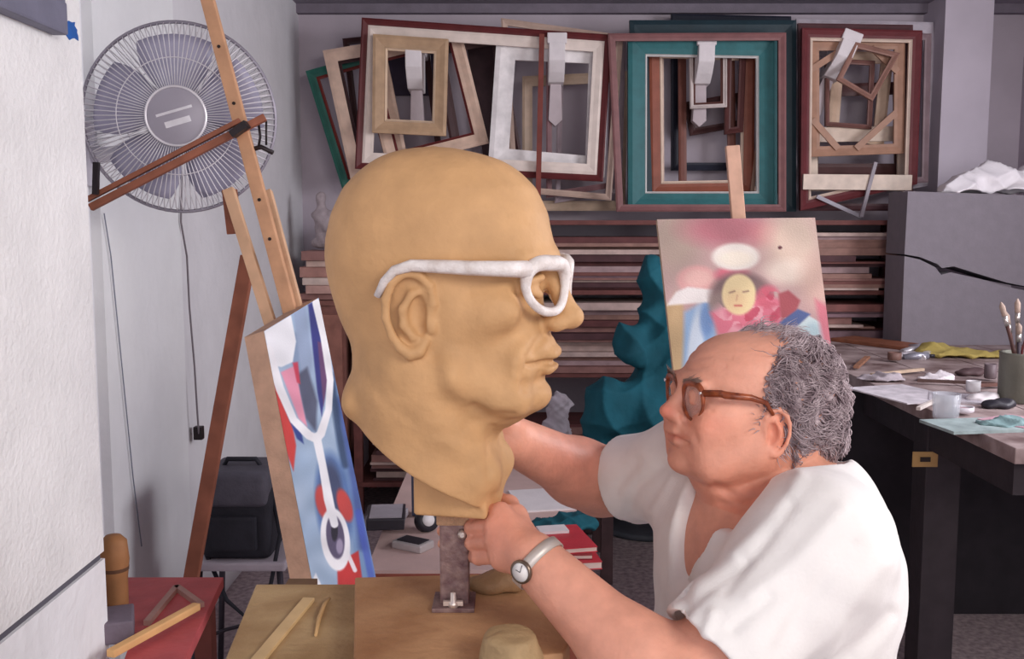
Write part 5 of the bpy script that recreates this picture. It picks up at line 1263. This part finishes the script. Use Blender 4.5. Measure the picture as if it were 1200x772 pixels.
# pale bag on the rack, seen by the clay chin
c = A(P(654, 480, 4.5)); 
lump('plaster_bag', [ell(c, (0.055, 0.06, 0.09)), ell(c+A((0.03, 0, 0.03)), (0.04, 0.05, 0.05)), ell(c+A((-0.01, 0.0, -0.1)), (0.075, 0.07, 0.09))], mat('pale_bag', (206, 198, 206), rough=0.7, var=0.1), 'pale crumpled bag in front of the rack beside the clay chin', 'bag', h=0.008, crumple=0.014)
bb = thing('wooden_crate', 'low dark wooden crate under the pale crumpled bag', 'crate', (float(c[0]), 4.5, 0))
hz = float(P(654, 530, 4.5).z)
for i in range(4): MB().box((float(c[0]), 4.36, hz*(i+0.5)/4), (0.34, 0.016, hz/4-0.02)).build('slat', dkm, bb)
for i in range(4): MB().box((float(c[0]), 4.62, hz*(i+0.5)/4), (0.34, 0.016, hz/4-0.02)).build('slat', dkm, bb)
for sx in (-1, 1): MB().box((float(c[0])+sx*0.16, 4.49, hz/2), (0.02, 0.25, hz)).build('side_panel', dkm, bb)
MB().box((float(c[0]), 4.49, hz-0.008), (0.34, 0.28, 0.016)).build('lid', dkm, bb)

# ------------------------------------------------------------ black bag on a metal stool
SZ = 0.468; sy_ = 2.72
bx0, bx1 = P(242, 650, sy_).x, P(322, 650, sy_).x; bcx = (bx0+bx1)/2
so = thing('metal_stool', 'grey-seated stool with thin dark metal legs under the black bag', 'stool', (bcx, sy_+0.05, 0))
MB().box((bcx+0.01, sy_+0.06, SZ-0.012), (0.26, 0.26, 0.024)).build('seat', mat('stool_seat', (178, 170, 178), rough=0.6, var=0.08), so, bevel=0.006)
for sx in (-1, 1):
    for sy in (-1, 1): MB().tube([(bcx+0.01+sx*0.11, sy_+0.06+sy*0.11, SZ-0.02), (bcx+0.01+sx*0.14, sy_+0.06+sy*0.14, 0)], 0.009, 8).build('leg', mat('stool_dark_metal', (70, 66, 74), rough=0.4, metal=0.5), so)
MB().tube([(bcx+0.01+math.cos(q)*0.15, sy_+0.06+math.sin(q)*0.15, 0.18) for q in np.linspace(0, 2*PI, 25)[:-1]], 0.006, 6, closed=True).build('foot_ring', MATS['stool_dark_metal'], so)
bag = thing('camera_bag', 'black padded camera bag standing on the metal stool', 'bag', (bcx, sy_+0.05, SZ))
nyl = mat('black_nylon', (40, 40, 48), rough=0.75, var=0.2, scale=20, bump=0.2, bscale=120)
H = P(280, 556, sy_).z-SZ
f = Field((bcx-0.16, sy_-0.1, SZ-0.02), (bcx+0.16, sy_+0.22, SZ+H+0.04), 0.006)
f.op(rbox((bcx, sy_+0.055, SZ+H*0.42), (0.097, 0.10, H*0.42), 0.02), 0)
f.op(rbox((bcx, sy_+0.065, SZ+H*0.78), (0.088, 0.085, H*0.2), 0.03), 0.02)
V, Q = f.mesh(2); npmesh('body', V, Q, nyl, bag)
fl = rbox((bcx, sy_+0.05, SZ+H*0.86), (0.092, 0.105, 0.05), 0.02); f = Field((bcx-0.16, sy_-0.1, SZ+H*0.5), (bcx+0.16, sy_+0.22, SZ+H+0.05), 0.006)
f.op(fl, 0); V, Q = f.mesh(2); npmesh('flap', V, Q, mat('dark_grey_nylon', (84, 82, 92), rough=0.75, var=0.15, scale=20, bump=0.2), bag)
MB().tube([(bcx-0.06, sy_+0.05, SZ+H), (bcx-0.04, sy_+0.04, SZ+H+0.035), (bcx+0.04, sy_+0.04, SZ+H+0.035), (bcx+0.06, sy_+0.05, SZ+H)], 0.007, 8).build('handle', nyl, bag)
MB().box((bcx-0.005, sy_-0.05, SZ+H*0.34), (0.13, 0.025, H*0.42)).build('front_pocket', nyl, bag, bevel=0.008)
MB().tube([(bcx+0.095, sy_+0.0, SZ+H*0.7), (bcx+0.12, sy_-0.03, SZ+H*0.3), (bcx+0.10, sy_-0.07, SZ-0.06), (bcx+0.05, sy_-0.09, SZ-0.16), (bcx-0.02, sy_-0.08, SZ-0.10), (bcx-0.09, sy_-0.03, SZ+0.02)], 0.006, 6, flat=0.4).build('strap', nyl, bag)

# ------------------------------------------------------------ workbench on the right
ZB = 0.86
wb = thing('workbench', 'long paint-stained workbench with thick dark legs along the right wall', 'workbench', (1.8, 3.6, 0))
n0 = topz(1190, 525, ZB); BX0 = n0.x; BY0 = n0.y; BX1 = 2.60; BYE = 4.62
top_m = mat('stained_top', (186, 168, 166), rough=0.6, scale=9, bump=0.25, bscale=40, rgb2=(104, 82, 80), detail=8)
nb_ = 5
for i in range(nb_):
    a0 = BX0+(BX1-BX0)*i/nb_; a1 = BX0+(BX1-BX0)*(i+1)/nb_-0.004
    MB().box(((a0+a1)/2, (BY0+BYE)/2, ZB-0.02), (a1-a0, BYE-BY0, 0.04)).build('top_plank', top_m, wb, bevel=0.003)
dk2 = wood('bench_dark', (48, 41, 46), 0.2)
MB().box((BX0+0.04, (BY0+BYE)/2, ZB-0.085), (0.03, BYE-BY0-0.1, 0.09)).build('side_rail', dk2, wb)
ly = BX0/((1080-600)/FPX)
for (x, y) in ((BX0+0.07, ly), (BX0+0.07, BYE-0.1), (BX1-0.08, BY0+0.1), (BX1-0.08, BYE-0.1)):
    MB().box((x, y, (ZB-0.04)/2), (0.105, 0.10, ZB-0.04)).build('leg', dk2, wb, bevel=0.004)
c = P(1084, 538, ly-0.051)
pl = MB().box(c, (0.075, 0.004, 0.046)).build('lock_plate', mat('brass_plate', (176, 142, 92), rough=0.5, metal=0.4, var=0.15), wb, bevel=0.001)
MB().box(c+Vector((0, -0.003, 0)), (0.03, 0.003, 0.014)).build('slot', mat('slot_dark', (46, 36, 34), bump=0), pl)
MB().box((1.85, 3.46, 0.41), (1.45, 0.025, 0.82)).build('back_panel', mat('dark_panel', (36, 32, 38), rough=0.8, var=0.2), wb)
MB().box((1.12, 3.95, 0.41), (0.025, 0.98, 0.82)).build('back_panel', MATS['dark_panel'], wb) if False else None
# grey block slab with its crack
gs = thing('cracked_slab', 'big grey foam slab with a jagged horizontal crack standing on the workbench', 'slab', (2.1, 4.42, ZB))
gm_ = mat('grey_foam', (132, 126, 134), rough=0.85, var=0.05, scale=20, bump=0.15, bscale=70)
GY = topz(1056, 404, ZB).y; gl = P(1056, 404, GY).x
crk = [(1060, 298), (1078, 301), (1098, 309), (1104, 314), (1118, 312), (1150, 322), (1180, 331), (1215, 338)]
crk2 = [(1060, 300), (1078, 304), (1096, 313), (1103, 322), (1114, 319), (1150, 327), (1180, 336), (1215, 343)]
topv = 224; rt_ = 1240
up = [P(1064, topv, GY)]+[P(u, v, GY) for u, v in crk]+[P(rt_, 340, GY), P(rt_, topv+6, GY)]
dn = [P(u, v, GY) for u, v in crk2]+[P(rt_, 345, GY), Vector((P(rt_, 400, GY).x, GY, ZB)), Vector((gl, GY, ZB))]
MB().prism(up, (0.0, 0.22, 0.0)).build('upper_piece', gm_, gs); MB().prism(dn, (0.0, 0.22, 0.0)).build('lower_piece', gm_, gs)
zt = P(1150, 226, GY).z
c = A(P(1150, 230, GY+0.1)); 
def gp(u, v, dy): return A(P(u, v, GY+dy))
o = lump('plastic_bag', [ell(gp(1125, 222, 0.08), (0.10, 0.09, 0.07)), ell(gp(1160, 212, 0.1), (0.13, 0.10, 0.085)), ell(gp(1196, 216, 0.1), (0.12, 0.10, 0.075)), ell(gp(1215, 212, 0.1), (0.10, 0.09, 0.085)), ell(gp(1112, 232, 0.06), (0.05, 0.07, 0.03))], mat('white_plastic', (240, 236, 240), rough=0.4, var=0.04), 'crumpled white plastic bag lying on top of the grey slab', 'bag', h=0.008, k=0.03, noise=0.006, base=float(zt), fq=0.45, crumple=0.020)
# things on the bench
def bz(u, v): return topz(u, v, ZB)
c = bz(1032, 404); tag(MB().box(c+Vector((0.0, 0, 0.008)), (0.16, 0.42, 0.016), Matrix.Rotation(0.55, 3, 'Z')).build('brown_board', wood('brown_bench_board', (136, 84, 62), 0.2), loc=c, bevel=0.003), 'brown wooden board lying at the far end of the workbench', 'board')
tubes = [(1068, 414, 0.4, (206, 204, 210)), (1080, 410, -0.5, (180, 178, 190)), (1084, 420, 0.9, (224, 220, 222)), (1074, 421, -0.1, (160, 160, 172)), (1060, 420, 0.2, (196, 190, 196))]
tl = ['silver paint tube at the far side of the tube heap', 'dull grey paint tube in the heap by the yellow cloth', 'whitish squeezed paint tube against the yellow cloth', 'dark grey paint tube lying in front of the heap', 'light grey paint tube beside the brown board']
for i, (u, v, r, cl) in enumerate(tubes):
    c = bz(u, v); d = Vector((math.cos(r), math.sin(r), 0)); pt = thing('paint_tube', tl[i], 'paint tube', c, 'paint tubes on the workbench'); m = mat('tube_%d' % i, cl, rough=0.35, metal=0.5, var=0.15, bump=0.2)
    MB().tube([c-d*0.05+Vector((0, 0, 0.006)), c+Vector((0, 0, 0.014)), c+d*0.045+Vector((0, 0, 0.015))], [0.016, 0.017, 0.015], 10, flat=0.9).build('body', m, pt)
    MB().tube([c+d*0.045+Vector((0, 0, 0.015)), c+d*0.068+Vector((0, 0, 0.015))], 0.007, 8).build('cap', bkm, pt)
c = bz(1126, 417); lump('yellow_cloth', [ell((c.x-0.06, c.y, ZB+0.015), (0.14, 0.10, 0.022)), ell((c.x+0.07, c.y-0.03, ZB+0.01), (0.13, 0.08, 0.016)), ell((c.x-0.10, c.y+0.02, ZB+0.03), (0.07, 0.06, 0.03))], mat('yellow_rag', (168, 150, 84), rough=0.9, var=0.12), 'crumpled dull yellow rag on the workbench', 'cloth', h=0.008, noise=0.005, base=ZB, fq=0.7, crumple=0.010)
c = bz(1193, 470); br_ = thing('brush_can', 'greenish grey can full of paint brushes on the workbench', 'can', c)
MB().lathe([(0.055, 0.0), (0.058, 0.004), (0.058, 0.145), (0.060, 0.150), (0.052, 0.150), (0.050, 0.02), (0.001, 0.02)], c, 28).build('can', mat('can_green_grey', (114, 114, 104), rough=0.5, metal=0.3, var=0.15), br_)
r4 = random.Random(5)
bl = ['wooden-handled brush leaning to the left in the can', 'dark brush with pale bristles in the can', 'thin light brush standing in the middle of the can', 'white-tipped brush leaning back in the can', 'reddish handled brush in the can', 'short dark brush at the front of the can']
for i, (dx, h, cl) in enumerate(((-0.055, 0.30, (90, 60, 56)), (-0.035, 0.27, (130, 84, 70)), (-0.005, 0.31, (196, 176, 160)), (0.02, 0.26, (210, 204, 204)), (0.04, 0.29, (120, 56, 60)), (-0.02, 0.24, (60, 50, 60)))):
    a = c+Vector((-dx*0.4, r4.uniform(-0.02, 0.02), 0.025)); b = c+Vector((dx*1.1, r4.uniform(-0.03, 0.03), h)); q = thing('paint_brush', bl[i], 'paint brush', a, 'brushes in the can')
    MB().tube([a, a.lerp(b, 0.75)], [0.004, 0.006], 8).build('handle', wood('brush_handle_%d' % i, cl), q); MB().tube([a.lerp(b, 0.74), a.lerp(b, 0.85)], 0.0075, 8).build('ferrule', mat('ferrule', (196, 190, 186), rough=0.3, metal=0.8), q); MB().tube([a.lerp(b, 0.85), a.lerp(b, 0.95), b], [0.008, 0.009, 0.002], 8).build('bristles', mat('bristle', (170, 150, 138), rough=0.9), q)
c = bz(1108, 490); MB_ = MB().lathe([(0.032, 0), (0.034, 0.003), (0.038, 0.07), (0.036, 0.07), (0.031, 0.006), (0.001, 0.006)], c, 24); tag(MB_.build('glass_tumbler', glassy('tumbler_glass', (210, 214, 222), 0.35, 0.08), loc=c), 'clear glass tumbler standing among the workbench papers', 'glass')
for i, (u, v, w_, d_, r, cl, lb) in enumerate(((1060, 462, 0.22, 0.30, 0.3, (212, 206, 212), 'pale paint-smeared sheet near the front edge of the workbench'), (1130, 468, 0.20, 0.16, -0.4, (196, 190, 198), 'grey paper scrap beside the glass tumbler'), (1150, 500, 0.26, 0.16, 0.15, (150, 166, 166), 'teal smeared palette sheet at the bench corner'), (1196, 498, 0.14, 0.16, 0.5, (186, 146, 158), 'pink stained rag paper by the brush can'))):
    c = bz(u, v); o = MB().box(c+Vector((0, 0, 0.002+0.001*i)), (w_, d_, 0.004+0.002*i), Matrix.Rotation(r, 3, 'Z')).build('paper_scrap', mat('scrap_%d' % i, cl, rough=0.8, var=0.25, scale=18), loc=c); tag(o, lb, 'paper', 'papers on the workbench')
for i, (u, v) in enumerate(((1135, 440), (1150, 470), (1168, 478))):
    c = bz(u, v); m = (dkm, pap, bkm)[i]
    o = lump('scrap_lump', [ell((c.x, c.y, ZB+0.01), (0.05, 0.03, 0.014)), ell((c.x+0.03, c.y+0.01, ZB+0.012), (0.03, 0.03, 0.016))], m, ['flat dark brown scrap in front of the yellow rag', 'little white crumpled tissue beside the glass', 'black crumpled scrap near the brush can'][i], 'scrap', h=0.006, noise=0.003, base=ZB)

# more clutter on the bench
for i, (u, v, r, ln, wd_, cl, lb) in enumerate(((1010, 428, 1.1, 0.30, 0.02, (150, 106, 84), 'short brown stick lying near the bench edge behind the flower painting'), (1052, 440, 0.5, 0.26, 0.016, (196, 172, 150), 'pale ruler lying behind the smeared sheet'), (1120, 452, -0.3, 0.24, 0.014, (84, 62, 58), 'dark thin stick lying before the yellow rag'),
        (1088, 478, 0.9, 0.20, 0.012, (206, 196, 190), 'whitish pencil lying beside the glass tumbler'), (1168, 455, 0.25, 0.22, 0.016, (112, 78, 70), 'brown brush handle lying behind the can'))):
    c = bz(u, v); d = Vector((math.cos(r), math.sin(r), 0))*ln/2; tag(MB().bar(c-d+Vector((0, 0, 0.013)), c+d+Vector((0, 0, 0.013)), wd_, 0.010).build('bench_stick', wood('bench_stick_%d' % i, cl), loc=c+Vector((0, 0, 0.008)), bevel=0.001), lb, 'stick', 'sticks on the workbench')
for i, (u, v, r, h, cl, lb) in enumerate(((1140, 462, 0.022, 0.035, (226, 222, 226), 'small white jar lid standing behind the glass tumbler'), (1128, 486, 0.030, 0.016, (206, 200, 206), 'shallow white paint dish in front of the glass tumbler'), (1160, 446, 0.020, 0.05, (110, 96, 100), 'short dark paint pot beside the yellow rag'), (1048, 424, 0.026, 0.03, (120, 90, 82), 'low brown pot beside the paint tubes'))):
    c = bz(u, v)+Vector((0, 0, 0.008)); q = thing('paint_pot', lb, 'pot', c, 'pots on the workbench')
    MB().lathe([(r*0.85, 0), (r, 0.004), (r, h), (r*0.88, h), (r*0.84, h*0.5), (0.001, h*0.5)], c, 20).build('pot', mat('pot_%d' % i, cl, rough=0.5, var=0.1), q)
    MB().lathe([(0.001, h*0.62), (r*0.84, h*0.62), (r*0.84, h*0.5)], c, 20).build('paint_fill', mat('pot_fill_%d' % i, ((150, 170, 176), (188, 140, 150), (70, 60, 66), (160, 150, 120))[i], rough=0.4, var=0.15), q)
for i, (u, v, a_, b_, cl, lb) in enumerate(((1032, 446, 0.09, 0.06, (168, 158, 164), 'greyish crumpled paper near the front edge of the bench'), (1098, 446, 0.07, 0.05, (222, 214, 218), 'white crumpled paper between the tubes and the tumbler'), (1176, 500, 0.08, 0.05, (120, 148, 150), 'dull teal rag at the bench corner'))):
    c = bz(u, v); lump('crumpled_paper', [ell((c.x, c.y, ZB+0.008), (a_, b_, 0.016)), ell((c.x+a_*0.4, c.y+0.02, ZB+0.014), (a_*0.5, b_*0.7, 0.018))], mat('crumple_%d' % i, cl, rough=0.85, var=0.2, scale=25), lb, 'paper', h=0.007, noise=0.005, base=ZB+0.001, crumple=0.010)

# ------------------------------------------------------------ stool under the person
ps = thing('wooden_stool', 'plain wooden stool under the seated person', 'stool', (0.40, 1.31, 0))
MB().lathe([(0.001, 0), (0.165, 0), (0.17, 0.006), (0.17, 0.024), (0.16, 0.03), (0.001, 0.03)], (0.40, 1.31, 0.395), 32).build('seat', oak, ps)
for sx in (-1, 1):
    for sy in (-1, 1): MB().tube([(0.40+sx*0.10, 1.31+sy*0.10, 0.40), (0.40+sx*0.15, 1.31+sy*0.15, 0)], 0.016, 10).build('leg', oak, ps)
